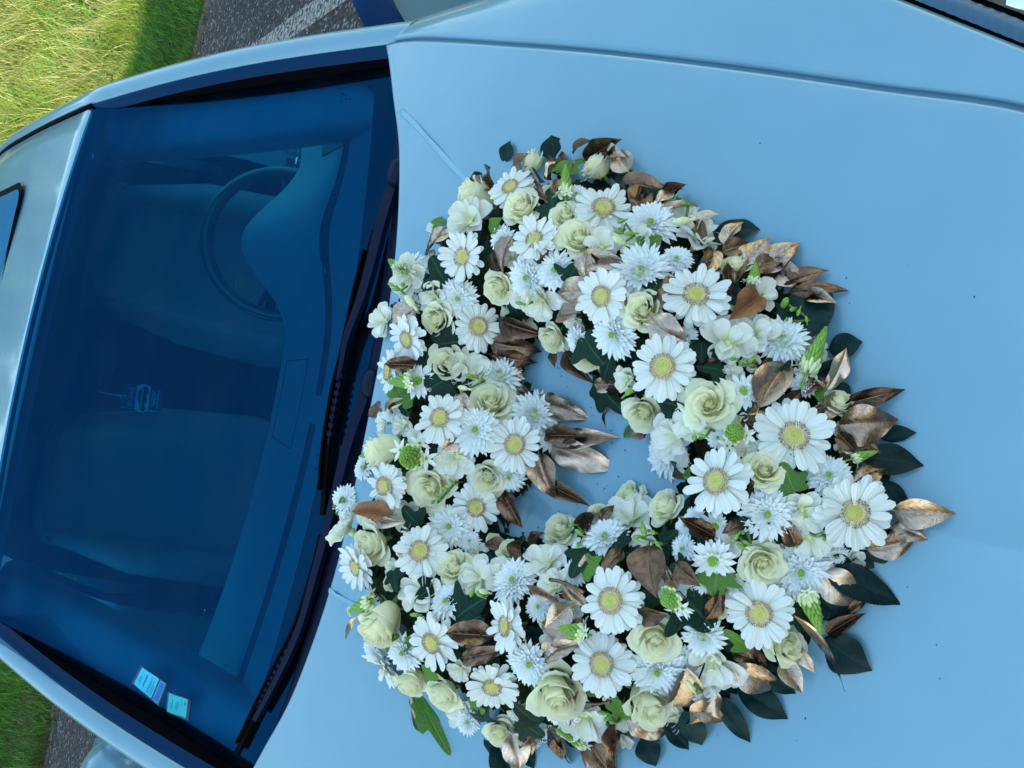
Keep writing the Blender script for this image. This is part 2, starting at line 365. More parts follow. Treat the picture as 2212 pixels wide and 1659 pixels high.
# grass: every blade a bent strip with its own colour
def blades(n, area, hmin, hmax, width, cols, lean, droop, seed):
    g = np.random.default_rng(seed); pts = []
    while len(pts) < n:
        p = area(g)
        if p is not None: pts.append(p)
    P = np.array(pts); h = g.uniform(hmin, hmax, n)*np.clip(1+.35*np.sin(P[:, 0]*3.1+P[:, 1]*2.3), .5, 1.4); a = g.uniform(0, 2*np.pi, n)
    ld = g.uniform(0, 2*np.pi, n); lx = np.cos(ld)*g.uniform(.2, 1, n)*droop+lean[0]; ly = np.sin(ld)*g.uniform(.2, 1, n)*droop+lean[1]
    z0 = np.array([vg(x, y) for x, y in P])-.01; k = 5
    V = np.zeros((n, 2*k, 3)); C = np.zeros((n, 2*k, 4)); C[..., 3] = 1
    pn = np.sin(P[:, 0]*1.9+P[:, 1]*.8)+np.sin(P[:, 1]*2.7-P[:, 0]*1.1+1)+.8*np.sin(P[:, 0]*5.1+P[:, 1]*4.3)      # patches of lush and dry growth
    h = h*np.clip(1+.16*pn, .4, 1.5)
    ci = np.clip(((g.uniform(0, 1, n)*.75+.125+.10*pn)*len(cols)), 0, len(cols)-1).astype(int); base = np.array(cols)[ci]*(g.uniform(.5, 1.5, n)*np.clip(1+.14*np.sin(P[:, 0]*2.3-P[:, 1]*3.1), .7, 1.3))[:, None]
    for j in range(k):
        t = j/(k-1); w = width*(1-t)**.6*g.uniform(.8, 1.2, n)*.5+.0006
        cx = P[:, 0]+lx*h*t**1.8; cy = P[:, 1]+ly*h*t**1.8; cz = z0+h*(t-.35*t*t*np.clip(np.hypot(lx, ly), 0, 1.4))
        V[:, 2*j] = np.stack([cx-np.cos(a)*w, cy-np.sin(a)*w, cz], 1); V[:, 2*j+1] = np.stack([cx+np.cos(a)*w, cy+np.sin(a)*w, cz], 1)
        C[:, 2*j, :3] = base; C[:, 2*j+1, :3] = base
    q = np.array([(2*j, 2*j+1, 2*j+3, 2*j+2) for j in range(k-1)])
    F = (q[None]+np.arange(n)[:, None, None]*2*k).reshape(-1, 4)
    return V.reshape(-1, 3), F, C.reshape(-1, 4)
def grass_obj(name, parts):
    V = []; F = []; C = []; o = 0
    for v, f, c in parts: V.append(v); F.append(f+o); C.append(c); o += len(v)
    V = np.concatenate(V); F = np.concatenate(F); C = np.concatenate(C)
    me = bpy.data.meshes.new(name); me.vertices.add(len(V)); me.vertices.foreach_set('co', V.ravel())
    me.loops.add(F.size); me.loops.foreach_set('vertex_index', F.ravel()); me.polygons.add(len(F))
    me.polygons.foreach_set('loop_start', np.arange(0, F.size, 4)); me.update()
    at = me.color_attributes.new('blade', 'FLOAT_COLOR', 'POINT'); at.data.foreach_set('color', C.ravel())
    me.polygons.foreach_set('use_smooth', [True]*len(F)); me.materials.append(MT['grass']); me.validate()
    o = link(name, me); o['kind'] = 'stuff'; return o
m = MT['grass'] = mat('grass_blade', (.06, .15, .02), .55, 0, 0, .35)
at = N(m, 'ShaderNodeAttribute'); at.attribute_name = 'blade'; L(m, at.outputs['Color'], bsdf(m).inputs['Base Color'])
tl = N(m, 'ShaderNodeBsdfTranslucent'); mx = N(m, 'ShaderNodeMixShader'); mx.inputs[0].default_value = .35
L(m, at.outputs['Color'], tl.inputs[0]); L(m, bsdf(m).outputs[0], mx.inputs[1]); L(m, tl.outputs[0], mx.inputs[2])
L(m, mx.outputs[0], [q for q in m.node_tree.nodes if q.type == 'OUTPUT_MATERIAL'][0].inputs[0])
LUSH = [(.05, .17, .02), (.08, .24, .025), (.045, .15, .03), (.12, .28, .04), (.07, .20, .04)]
MIXED = LUSH+[(.16, .26, .03), (.22, .30, .05), (.14, .24, .03), (.30, .32, .09), (.20, .30, .05)]
STRAW = [(.48, .42, .19), (.56, .50, .26), (.40, .40, .14), (.30, .38, .09), (.20, .32, .05)]
def band(y0, y1, fa, fb):
    def f(g):
        y = g.uniform(y0, y1); return (g.uniform(fa(y), fb(y)), y)
    return f
ra = lambda y: .11*y+1.0; rb = lambda y: .46*y+1.3
la = lambda y: -5.6; lb = lambda y: -1.6
grass_obj('grass', [
    blades(15000, band(6.08, 8.4, ra, rb), .05, .17, .007, LUSH, (.1, -.25), .9, 1),
    blades(15000, band(8.2, 11, ra, rb), .10, .24, .008, MIXED, (.15, -.3), .9, 2),
    blades(30000, band(10, 22, ra, rb), .16, .38, .013, MIXED, (.2, -.2), .9, 3),
    blades(6000, band(8.6, 11.5, ra, rb), .25, .50, .007, STRAW, (-.5, -.35), .7, 4),
    blades(13000, band(11, 22, ra, rb), .30, .62, .009, STRAW, (-.45, -.3), .7, 5),
    blades(16000, band(6.05, 9.5, la, lb), .10, .26, .007, LUSH, (.35, -.2), .9, 6),
    blades(3000, band(9.3, 13, la, lb), .12, .32, .010, MIXED, (.2, -.2), .9, 7),
    blades(5000, band(6.1, 12, lambda y: -1.6, ra), .08, .24, .010, MIXED, (.1, -.2), .9, 8),
    blades(7000, band(12, 22, lambda y: -8, ra), .2, .5, .016, MIXED+STRAW, (.1, -.2), .9, 9),
    blades(16000, band(6.1, 22, lambda y: -24, lambda y: -5), .15, .45, .022, MIXED, (.1, -.2), .9, 11),
    blades(9000, band(6.1, 22, lambda y: 3+.46*y, lambda y: 24), .15, .45, .022, MIXED+STRAW, (.1, -.2), .9, 12),
    blades(9000, band(5.95, 6.3, la, rb), .03, .13, .006, LUSH+[(.16, .11, .05), (.20, .14, .07), (.10, .07, .035), (.13, .10, .05), (.06, .045, .025)], (0, -.6), 1.3, 10)])

# ------------------------------------------------------------------ leaf meshes (shared)
def leaf_fn(L_=1.0, W=.5, fold=.2, curl=.15, quilt=.03, tipc=.1, serr=0.0, twist=0.0, wave=.0, pw=.85, sharp_=1.25, ph=0.0):
    def f(u, v):
        prof = (math.sin(math.pi*min(1, v**pw)))**.8 if 0 < v < 1 else 0.0
        prof *= (1-.35*v**6)
        if v > .82: prof *= 1-.30*((v-.82)/.18)**sharp_
        hw = W*.5*prof+.008
        if serr: hw *= 1+serr*((v*22) % 1.0-.5)*(abs(u) > .9)
        x = u*hw; y = v*L_
        z = fold*abs(x)-curl*(v*v)*L_+quilt*prof*(1-abs(u)**3)*abs(math.sin(math.pi*(v*7-abs(u)*2.5)))*(abs(u) > .06)
        z += wave*math.sin(v*9+ph+u*2)*abs(u)*prof; z -= tipc*max(0, v-.8)**1.5*4
        tw = twist*v; return (x*math.cos(tw)-z*math.sin(tw), y, x*math.sin(tw)+z*math.cos(tw))
    return f
def leafmesh(name, m, nu=9, nv=15, **kw):
    mb = MB(); us = np.array([-1, -.72, -.42, -.2, -.05, .05, .2, .42, .72, 1]) if nu >= 9 else np.linspace(-1, 1, nu)
    mb.grid(leaf_fn(**kw), 0, 0, us=us, vs=np.linspace(0, 1, nv))
    mb.tube([(0, -.10, .0), (0, 0.02, 0)], .012, 5)
    return mb.mesh(name, m)
def ivymesh(m, lobes, fold=.15):
    """lobed ivy leaf: outline in polar form, pulled into a shallow cup"""
    mb = MB(); n = 60; R_ = []
    for i in range(n):
        a = -math.pi+2*math.pi*i/n; r = .42
        for la_, amp, wd in lobes: r += amp*math.exp(-((a-la_)/wd)**2)
        r *= 1-.55*math.exp(-((abs(a)-math.pi)/.28)**2); R_.append((a, r))
    v = [(0, 0, 0)]; uv = [(.5, .0)]; f = []
    for k in range(1, 5):
        for a, r in R_:
            q = r*k/4; x, y = q*math.sin(a), q*math.cos(a)
            v.append((x, y+.25, fold*abs(x)*.6-.18*q*q+.02*math.sin(a*5)*q)); uv.append((.5+x*.9, .15+.8*max(0, y)))
    v[0] = (0, .25, 0)
    for i in range(n): f.append((0, 1+i, 1+(i+1) % n))
    for k in range(3):
        for i in range(n): f.append((1+k*n+i, 1+(k+1)*n+i, 1+(k+1)*n+(i+1) % n, 1+k*n+(i+1) % n))
    mb.add(v, f, uv); mb.tube([(0, -.25, -.08), (0, .1, -.01), (0, .25, 0)], .012, 5)
    return mb.mesh('ivy_leaf', m)

# ------------------------------------------------------------------ weeds in the verge
wl = leafmesh('weed_leaf', MT['green'], W=.55, fold=.25, curl=.25)
def weed(x, y, h, n, label, seed):
    g = np.random.default_rng(seed); z = vg(x, y); t = thing('weed', label, 'plant', (x, y, z), 'leafy weeds in the long grass')
    pts = crom([(0, 0, 0), (g.normal()*.05, g.normal()*.05, h*.5), (g.normal()*.12, g.normal()*.12-.05, h)], 9)
    MB().tube(pts, np.linspace(.006, .002, 9), 6).build('stem', MT['stem'], t)
    for i in range(n):
        k = g.uniform(.35, 1)*8; p = pts[int(k)]; l = link('leaf', wl, t, p); s = g.uniform(.07, .13)
        l.scale = (s, s, s); l.rotation_euler = (g.uniform(-.2, .7), g.uniform(-.4, .4), g.uniform(0, 6.28))
for k, (px, py, h, n, lb) in enumerate([
        (188, 25, .55, 11, 'bright green weed with broad leaves at the top edge of the picture'), (232, 95, .5, 10, 'broad leaved weed in the middle of the sunlit straw'),
        (258, 170, .45, 9, 'small broad leaved weed among straw nearest the car roof'), (290, 250, .4, 9, 'low weed just beyond the windscreen pillar'),
        (20, 190, .7, 14, 'dense green weed at the left edge of the picture'), (30, 270, .6, 12, 'shady green weed low beside the roof edge')]):
    P = march(px, py, lambda x, y: vg(x, y)+h*.5, 3, 26, 600); weed(P[0], P[1], h, n, lb, 50+k)

# ------------------------------------------------------------------ unseen building behind the photographer, placed and sized to shade the car
m = MT['render'] = plain('added_pale_render_wall', (.50, .47, .42), (.58, .55, .50), .9, 3, .2, .3, .004)
MT['added_roofdark'] = mat('added_grey_flat_roof', (.12, .12, .13), .9)
b = thing('building', 'unseen building placed to shade the car', 'building', (0, -30, 0))
BH = 19.9
mb = MB(); mb.box((-45, -9, 0), (45, 0, BH-.4)); mb.build('added_building_wall', MT['render'], b, False)
MB().box((-45.4, -9.4, BH-.4), (45.4, .4, BH)).build('roof', MT['added_roofdark'], b, False)
wm = MB().box((-.7, .02, -.8), (.7, .06, .8)).mesh('window', MT['trim'], False)
fm = MB().box((-.8, .0, -.9), (-.7, .09, .9)).box((.7, 0, -.9), (.8, .09, .9)).box((-.7, 0, .8), (.7, .09, .9)).box((-.7, 0, -.9), (.7, .09, -.8)).mesh('frame', MT['kerb'], False)
for i in range(-13, 14):
    for z in (1.9, 5.0, 8.1, 11.2, 14.3, 17.4):
        q = link('window', wm, b, (i*3.2, 0, z)); link('frame', fm, q)


# unseen tree mass added to darken the horizon mirrored in the roof
m = MT['added_treeleaf'] = plain('added_dark_tree_leaf', (.015, .045, .02), (.04, .09, .03), .8, 2, .1)
g = np.random.default_rng(31); mb = MB()
mb.grid(lambda a, b: (a, 30+1.5*math.sin(a*.9)+math.sin(a*2.3+b*5)+g.normal()*.3, 1+b*(14+2*math.sin(a*.55)+1.2*math.sin(a*1.7)+g.normal()*.5)-0*b), 0, 0, us=np.linspace(-60, 60, 121), vs=np.linspace(0, 1, 12))
V = []; F = []
for i in range(9000):
    x = g.uniform(-60, 60); zt = 1+14+2*math.sin(x*.55)+1.2*math.sin(x*1.7); P = np.array([x, 29.2+1.5*math.sin(x*.9)+g.normal()*.8, 1+(zt-.6)*g.uniform(0, 1)]); a, b_ = g.normal(size=3)*.45, g.normal(size=3)*.45; o = len(V)
    V += [P, P+a, P+a+b_, P+b_]; F.append((o, o+1, o+2, o+3))
o = mb.add(V, F).build('added_tree_belt', MT['added_treeleaf'], None, False); o['kind'] = 'stuff'
# ------------------------------------------------------------------ the car
car = thing('car', 'white car with skylight blue put into its paint, facing the camera with its driver door open', 'car', (0, 0, 0))
XB = ([-1.36, -1.30, -1.10, -.976, -.841, -.677, -.462, -.277, -.036, .068, .2], [.21, .25, .385, .447, .486, .534, .594, .642, .702, .715, .72])
XBD = np.array(crom([(a, b, 0) for a, b in zip(*XB)], 240))
def xb(y): return float(np.interp(y, XBD[:, 0], XBD[:, 1]))
RX = ([0, .13, .25, .373, .5, .60, .66, .70, .72], [-.136, -.134, -.126, -.102, -.060, -.004, .030, .055, .075])
RXD = np.array(crom([(-.13, -.134, 0)]+[(a, b, 0) for a, b in zip(*RX)], 240))
def yb(x): return float(np.interp(abs(x), RXD[:, 0], RXD[:, 1]))
YF = -1.34
def bonnet_pt(s, t):
    x0 = s*.712; y = yb(x0)+(YF-yb(x0))*t; x = s*xb(y)
    e = min((1-abs(s))*xb(y), (y-0 if False else abs(y-yb(x0))) if t < .5 else abs(y-YF))
    z = hood_z(x, y)-.006*max(0, 1-e/.007)**2
    z += .0035*math.exp(-((abs(x)-.36-.10*(y+.6))/.05)**2)*min(1, max(0, (-.15-y)*4))     # two faint pressed creases
    z += .011*math.exp(-abs(x-.012)/.030)*min(1, max(0, (-.88-y)/.14))                        # low ridge towards the badge
    z -= .10*max(0, (t-.86)/.14)**2
    return (x, y, z)
ss = np.unique(np.concatenate([np.linspace(-1, 1, 49), [-.998, -.995, -.99, -.985, .985, .99, .995, .998, -.01, .01, .02, .03, .05, .07, -.03, -.05, -.07]]))
ts = np.unique(np.concatenate([np.linspace(0, 1, 45), [.001, .002, .004, .007, .012]]))
mb = MB(); mb.grid(bonnet_pt, 0, 0, us=ss, vs=ts)
rim = [bonnet_pt(s, 0) for s in ss]
mb.grid(lambda a, b: (rim[int(a)][0], rim[int(a)][1]+b*.012, rim[int(a)][2]-b*.028), 0, 0, us=range(len(ss)), vs=[0, .06, .3, 1])
for sd_ in (-1, 1):
    sidep = [bonnet_pt(sd_, t) for t in ts]
    mb.grid(lambda a, b: (sidep[int(a)][0]-sd_*b*.002, sidep[int(a)][1], sidep[int(a)][2]-b*.03), 0, 0, us=range(len(ts)), vs=[0, .06, .3, 1])
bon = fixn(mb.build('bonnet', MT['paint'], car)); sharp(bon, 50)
# front wings
def xo(y): return min(.792+.01*min(0, y), .593+.64*(y+.838)) if y < -.3 else .792
def wing(sx):
    mb = MB(); ys = np.concatenate([np.linspace(.095, -.3, 14), np.linspace(-.33, -1.24, 30)])
    def f(w_, j):
        y = ys[int(j)]; a = xb(y)+.0052; b_ = xo(y)
        if b_ < a+.01: b_ = a+.01
        k = w_ if w_ <= 1 else 1
        x = a+(b_-a)*k; e = (x-a); z = hood_z(x, y)-.005*max(0, 1-e/.006)**2-(.052*max(0, (x-.70)/.092)**2.2 if x > .70 else 0)
        if w_ > 1:
            q = w_-1; x = b_+.018*math.sin(min(1, q*3)*math.pi/2)-.02*q*q; z -= .012*q*8 if q < .1 else .0096+(q-.1)*.62
        if y > .03 and False: pass
        return (sx*x, y, z)
    wsp = [0, .005, .012, .02, .035, .06, .12, .25, .4, .55, .7, .8, .88, .94, 1, 1.03, 1.07, 1.12, 1.2, 1.35, 1.6, 2]
    mb.grid(f, 0, 0, us=wsp, vs=range(len(ys)))
    e = [f(0, j) for j in range(len(ys))]
    mb.grid(lambda a, b: (e[int(a)][0]+sx*.001*b, e[int(a)][1], e[int(a)][2]-b*.03), 0, 0, us=range(len(ys)), vs=[0, .06, .3, 1])
    r = [f(q, 0) for q in wsp]
    mb.grid(lambda a, b: (r[int(a)][0], r[int(a)][1]+.004*b, r[int(a)][2]-b*.02), 0, 0, us=range(len(wsp)), vs=[0, .15, 1])
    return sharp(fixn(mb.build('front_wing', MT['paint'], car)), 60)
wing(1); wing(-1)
# dark gutter under the shut lines, engine bay floor
mb = MB()
for s in (-1, 1): mb.grid(lambda a, b: (s*(xb(b)+a*.02), b, hood_z(xb(b), b)-.012), 2, 60, v0=-1.3, v1=.085)
mb.build('shut_line_gutter', MT['paint'], car); mb = MB()
mb.grid(lambda a, b: (a*.66, b, .62), 3, 3, v0=-1.2, v1=.05)
mb.build('inner_wing', MT['rubber'], car)
# headlights: bezel with ribbed strip, reflector, cover
def headlight(sx):
    def ip(y, off, dz): return (sx*(.593+.64*(y+.838)+off), y, hood_z(.6, y)-.004+dz-.8*max(0, off-.03)**1.2)
    h = MB().grid(lambda a, b: ip(b, .004+a*.30, -.030), 6, 14, u0=0, u1=1, v0=-1.18, v1=-.62).build('headlight', MT['rubber'], car)
    mb = MB(); yy = np.linspace(-1.18, -.64, 150)           # ribbed strip: one fine saw tooth per rib
    mb.grid(lambda a, b: ip(yy[int(b)], .012+a*.024, -.002-.006*abs(a-.5)+(.0016 if int(b) % 3 == 0 else 0)), 0, 0, us=np.linspace(0, 1, 7), vs=range(len(yy)))
    mb.build('trim_strip', MT['lamp_dark'], h)
    MB().grid(lambda a, b: ip(b, .042+a*.276, .0-.02*a+.018*math.sin(math.pi*a)), 10, 20, u0=0, u1=1, v0=-1.18, v1=-.66).build('lens', MT['lens'], h)
    mb = MB()
    for yc, oc, r in ((-1.03, .16, .055), (-.90, .15, .05)):
        c = ip(yc, oc, -.035)
        mb.grid(lambda a, b: (c[0]+r*b*math.cos(a), c[1]+r*b*math.sin(a), c[2]-.05*(1-b*b)), 14, 5, u0=0, u1=2*math.pi)
    for q in range(5):                                      # bright stepped facets next to the strip
        y = -1.06+q*.07; A_, B_, C_, D_ = ip(y, .052, -.016), ip(y+.055, .052, -.016), ip(y+.06, .095, .030), ip(y, .105, .018); mb.grid(lambda u, v: tuple((np.array(A_)*(1-u)+np.array(B_)*u)*(1-v)+(np.array(D_)*(1-u)+np.array(C_)*u)*v+np.array((0, 0, -.012*math.sin(math.pi*v)))), 5, 5, u0=0)
    for q in range(6):
        y = -1.12+q*.075; a, b_ = ip(y, .075, -.012), ip(y+.05, .13, -.03); mb.grid(lambda u, v: tuple(np.array(a)*(1-v)+np.array(b_)*v+np.array((0, u*.02, -.01*u*u))), 4, 3)
    mb.build('reflector', MT['chrome'], h)
headlight(1); headlight(-1)
# windscreen: height field between the base and the roof edge
def wx(y): return .70-.197*(y-.062)
def ytop(x): return .644+.17*x*x
def scr(s, t, dz=0.0):
    x0 = s*.64; y0 = -.075+.28*x0*x0; y1 = ytop(s*.575); y = y0+(y1-y0)*t; x = s*(wx(y)+.004)
    z = glass_z(x, y); return (x, y, z+dz)
MB().grid(scr, 33, 31).build('windscreen', MT['screen'], car)
fr = []
def frit_uv(s, t):                                          # printed border: rounded-corner opening
    return None
mb = MB(); nu_, nv_ = 97, 73
us = np.linspace(-1, 1, nu_); vs = np.linspace(0, 1, nv_)
SIDE, BOT, TOP, RC = .955, .112, .985, .09
rows = []
def edge_s(t):                                              # half width of the clear opening at height t
    if t < BOT: return 0.0
    e = SIDE
    if t < BOT+RC: q = (BOT+RC-t)/RC; e = SIDE-.075*(1-math.sqrt(max(0, 1-q*q)))
    return e
for sx in (-1, 1):
    tt = np.concatenate([[BOT+.0005], BOT+RC*(1-np.cos(np.linspace(.08, math.pi/2, 10))), np.linspace(BOT+RC+.03, 1, 24)])
    mb.grid(lambda a, b: scr(sx*(edge_s(tt[int(b)])+(1-edge_s(tt[int(b)]))*a), tt[int(b)], -.004), 0, 0, us=[0, .33, .66, 1], vs=range(len(tt)))
bt = np.linspace(0, BOT+.0005, 7); mb.grid(lambda a, b: scr(a, bt[int(b)], -.004), 0, 0, us=np.linspace(-1, 1, 49), vs=range(7))
mb.grid(lambda a, b: scr(a, b, -.004), 49, 3, v0=TOP, v1=1)
mb.build('windscreen_border', MT['frit'], car)
# A pillars with roof rails; sky-blued gloss finisher and black seal along the glass
RZ = np.array(crom([(y, z, 0) for y, z in ((.60, 1.368), (.696, 1.386), (.85, 1.407), (1.02, 1.429), (1.26, 1.455), (1.5, 1.476), (1.9, 1.490), (2.3, 1.47), (2.65, 1.42))], 120))
def rail_z(y): return float(np.interp(y, RZ[:, 0], RZ[:, 1]))
PB, PT = np.array([.712, .055, 1.018]), np.array([.580, .696, 1.386])
def pil(t):                                                 # outer edge of the finisher, base -> roof corner -> along the roof seam
    if t <= 1: return PB+(PT-PB)*t+np.array([.012, -.012, .030])*math.sin(math.pi*t)*.5
    return np.array([interp(t, [1, 1.6, 2.6], [.580, .580, .57]), .696+(t-1)*1.15, rail_z(.696+(t-1)*1.15)])
def pillar(sx):
    mb = MB(); tt = np.concatenate([np.linspace(-.05, 1, 22), np.linspace(1.06, 2.6, 24)])
    prof = [(0, -.012), (0, 0), (.008, .004), (.020, .004), (.034, -.001), (.046, -.012), (.055, -.028), (.060, -.05), (.055, -.08), (.03, -.085)]
    def f(a, b):
        p = pil(tt[int(b)]); o_, z = prof[int(a)]; k = .55+.45*min(1, max(0, tt[int(b)])*2) if tt[int(b)] < .5 else 1.0
        return (sx*(p[0]+o_), p[1]-.25*o_*(tt[int(b)] < 1.2), p[2]+z)
    mb.grid(f, 0, 0, us=range(len(prof)), vs=range(len(tt)))
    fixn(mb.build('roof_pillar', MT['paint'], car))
    mb = MB(); t2 = np.linspace(-.03, 1.005, 26)            # gloss finisher strip
    def g(a, b):
        t = t2[int(b)]; p = pil(t); k = 1-.75*max(0, (t-.93)/.075)**2 if t > .93 else 1
        wd = .020*k; return (sx*(p[0]-.001-wd*a), p[1]+.004*a, p[2]-.001+.006*math.sin(math.pi*a)-.012*a)
    mb.grid(g, 0, 0, us=np.linspace(0, 1, 6), vs=range(len(t2))); fixn(mb.build('pillar_finisher', MT['trim'], car))
    mb = MB()
    def h(a, b):
        t = t2[int(b)]; p = pil(t); q = np.array([p[0]-.021, p[1]+.004, p[2]-.013]); s = scr(1, max(0.0, min(1, t)), .0)
        s = np.array(s)+np.array([-.012, 0, .001]); r = q*(1-a)+s*a; r[2] -= .014*math.sin(math.pi*a); return (sx*r[0], r[1], r[2])
    mb.grid(h, 0, 0, us=np.linspace(0, 1, 5), vs=range(len(t2))); mb.build('windscreen_seal', MT['rubber'], car)
    mb = MB()                                               # padded cover on the inside of the pillar
    t3 = np.linspace(0.02, 1.10, 18)
    def c_(a, b):
        t = t3[int(b)]; s = np.array(scr(.985, min(1, t), -.012))+np.array([0, max(0, t-1)*1.0, .02*max(0, t-1)])
        wd = .105+.012*math.sin(math.pi*min(1, t)); k = max(0, a-.75)/.25
        return (sx*(s[0]-wd*min(a, .9)+.02*k*k), s[1]+.012*math.sin(a*3)+.05*k, s[2]-.012-.030*a*a-.06*k*k)
    mb.grid(c_, 0, 0, us=[0, .12, .25, .4, .55, .7, .8, .88, .94, 1], vs=range(len(t3))); mb.build('pillar_cover', MT['lining'], car)
    mb = MB(); mb.grid(lambda a, b: (sx*(.72-.13*b*b), 1.36+a*1.2, .35+b*1.05), 10, 8, u0=0, u1=1); mb.build('side_lining', MT['cloth'], car)
pillar(1); pillar(-1)
# roof with glass panel opening
def roof_z(x, y): 
    e = rail_z(y)
    return e+.030*(1-(x/.58)**2)
mb = MB(); SX, SY0, SY1 = .40, 1.02, 1.71
xs = np.array([-1, -.99, -.9, -.8, -SX/.575, -SX/.575+.05, -.4, -.2, 0, .2, .4, SX/.575-.05, SX/.575, .8, .9, .99, 1])
ys = np.array([0, .006, .03, .06, .10, .14, .175, .1955, .25, .3, .4, .45, .5, .5675, .7, .85, 1])
def rpt(s, j):
    b = ys[int(j)]; x = s*.5715; y0 = ytop(x); y = y0+(2.55-y0)*b
    return (x, y, roof_z(x, y)-.006*(1 if abs(s) > .995 else 0)-.008*(1 if b == 0 else 0))
v = [rpt(s, j) for j in range(len(ys)) for s in xs]; n = len(xs); f = []
for j in range(len(ys)-1):
    for i in range(n-1):
        if not (xs[i] >= -SX/.575-1e-6 and xs[i+1] <= SX/.575+1e-6 and .195 <= ys[j] and ys[j+1] <= .568): f.append((j*n+i, j*n+i+1, (j+1)*n+i+1, (j+1)*n+i))
mb.add(v, f); mb.grid(lambda a, b: (a*.5715, ytop(a*.5715)-.001, roof_z(a*.5715, ytop(a*.5715))-.008-b*.02), 17, 2)
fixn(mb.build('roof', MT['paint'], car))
def sun_pt(a, b):
    # rounded rectangle outline
    r = .16; return None
def rrect(hx, hy, r, n=6):
    out = []
    for cx, cy, a0 in ((hx-r, hy-r, 0), (-hx+r, hy-r, 90), (-hx+r, -hy+r, 180), (hx-r, -hy+r, 270)):
        for k in range(n+1): a = R(a0+90*k/n); out.append((cx+r*math.cos(a), cy+r*math.sin(a)))
    return out
def panel(name, hx, hy, r, m, dz, ring=None):
    cx, cy = 0, (SY0+SY1)/2+.03; mb = MB(); o1 = rrect(hx, hy, r); k = len(o1)
    if ring:
        o2 = rrect(hx-ring, hy-ring, r-ring*.6); v = [(x, cy+y, roof_z(x, cy+y)+dz) for x, y in o1]+[(x, cy+y, roof_z(x, cy+y)+dz-.004) for x, y in o2]
        mb.add(v, [(i, (i+1) % k, k+(i+1) % k, k+i) for i in range(k)])
    else:
        v = [(0, cy, roof_z(0, cy)+dz)]; f = []
        for q in range(1, 5):
            v += [(x*q/4, cy+y*q/4, roof_z(x*q/4, cy+y*q/4)+dz) for x, y in o1]
        f += [(0, 1+i, 1+(i+1) % k) for i in range(k)]
        for q in range(3): f += [(1+q*k+i, 1+(q+1)*k+i, 1+(q+1)*k+(i+1) % k, 1+q*k+(i+1) % k) for i in range(k)]
        mb.add(v, f)
    return fixn(mb.build(name, m, car))
panel('roof_window_seal', SX+.022, .40, .07, MT['rubber'], .009, .02); panel('roof_window', SX+.004, .382, .06, MT['roofglass'], .0075)
mb = MB(); mb.grid(lambda a, b: (a*.572, ytop(a*.572)-.010+b*.010, roof_z(a*.572, ytop(a*.572))-.010+.001*b), 33, 3)
mb.build('roof_seal', MT['rubber'], car)
for sx in (-1, 1):                                          # roof seam strips
    mb = MB(); mb.tube([(sx*(pil(t)[0]-.004), pil(t)[1], roof_z(.57, pil(t)[1])-.002) for t in np.linspace(1.0, 2.5, 20)], .005, 6)
    mb.build('roof_seam', MT['rubber'], car)
# scuttle below the screen
mb = MB()
def scu(a, b):
    x = a*.70; yr = yb(x)+.002; y = yr+b*max(.02, -.050+.235*x*x-yr); zz = hood_z(x, yr)-.030; zg = glass_z(x, y)-.012
    return (x, y, max(min(zz-.02*math.sin(math.pi*min(1, b*1.2)), zg+.03), zg) if b < 1 else zg)
mb.grid(scu, 61, 12); mb.build('scuttle', MT['plastic'], car)
MB().grid(lambda a, b: (a*.71, yb(a*.71)-.03+b*.03, hood_z(a*.71, yb(a*.71))-.034), 41, 3).build('bonnet_seal', MT['rubber'], car)

# wipers: places measured along the glass foot
def gz(dz): return lambda x, y: glass_z(x, y)+dz
def gp(px, py, dz): return march(px, py, gz(dz), .9, 2.4, 300)
def bar(mb, pts, wd, th, nrm_=(0, -.5, .85)):
    pts = [np.asarray(p) for p in pts]; k = len(pts); v = []
    for i, p in enumerate(pts):
        t = nrm(pts[min(i+1, k-1)]-pts[max(i-1, 0)]); b_ = nrm(np.cross(t, nrm_)); n_ = np.cross(b_, t); ww = wd[i] if hasattr(wd, '__len__') else wd
        v += [p+b_*ww/2, p+b_*ww*.35+n_*th, p-b_*ww*.35+n_*th, p-b_*ww/2]
    f = [(i*4+j, i*4+(j+1) % 4, (i+1)*4+(j+1) % 4, (i+1)*4+j) for i in range(k-1) for j in range(4)]+[(0, 1, 2, 3), ((k-1)*4+3, (k-1)*4+2, (k-1)*4+1, (k-1)*4)]
    mb.add(v, f)
def wiper(arm, blade, cap, spine):
    mb = MB(); A = crom([gp(x, y, d) for x, y, d in arm], 26); bar(mb, A, np.linspace(.030, .012, 26), .010)
    w_ = fixn(mb.build('wiper', MT['plastic'], car, False))
    c = gp(*cap, .045); MB().ell(c, (.026, .020, .014), 12, 8, pw=.8).build('pivot_cap', MT['plastic'], w_)
    B = crom([gp(x, y, .012) for x, y in blade], 30); mb = MB(); bar(mb, B, .012, .008); bar(mb, [p+np.array([0, -.003, .012]) for p in B[2:-2]], .006, .008)
    fixn(mb.build('blade', MT['rubber'], w_, False))
    S = crom([gp(x, y, .024) for x, y in spine], 24); mb = MB()
    for i in range(0, 22, 2): bar(mb, S[i:i+2], .013, .006)
    bar(mb, S, .005, .004); fixn(mb.build('spine', MT['plastic'], w_, False))
wiper([(856, 385, .02), (828, 480, .03), (803, 580, .03), (786, 640, .03), (768, 690, .028), (752, 735, .026), (741, 790, .022), (733, 822, .02)],
      [(812, 500), (778, 632), (752, 756), (730, 850), (712, 964), (700, 1112)], (856, 372), [(752, 740), (735, 825), (722, 890), (711, 960)])
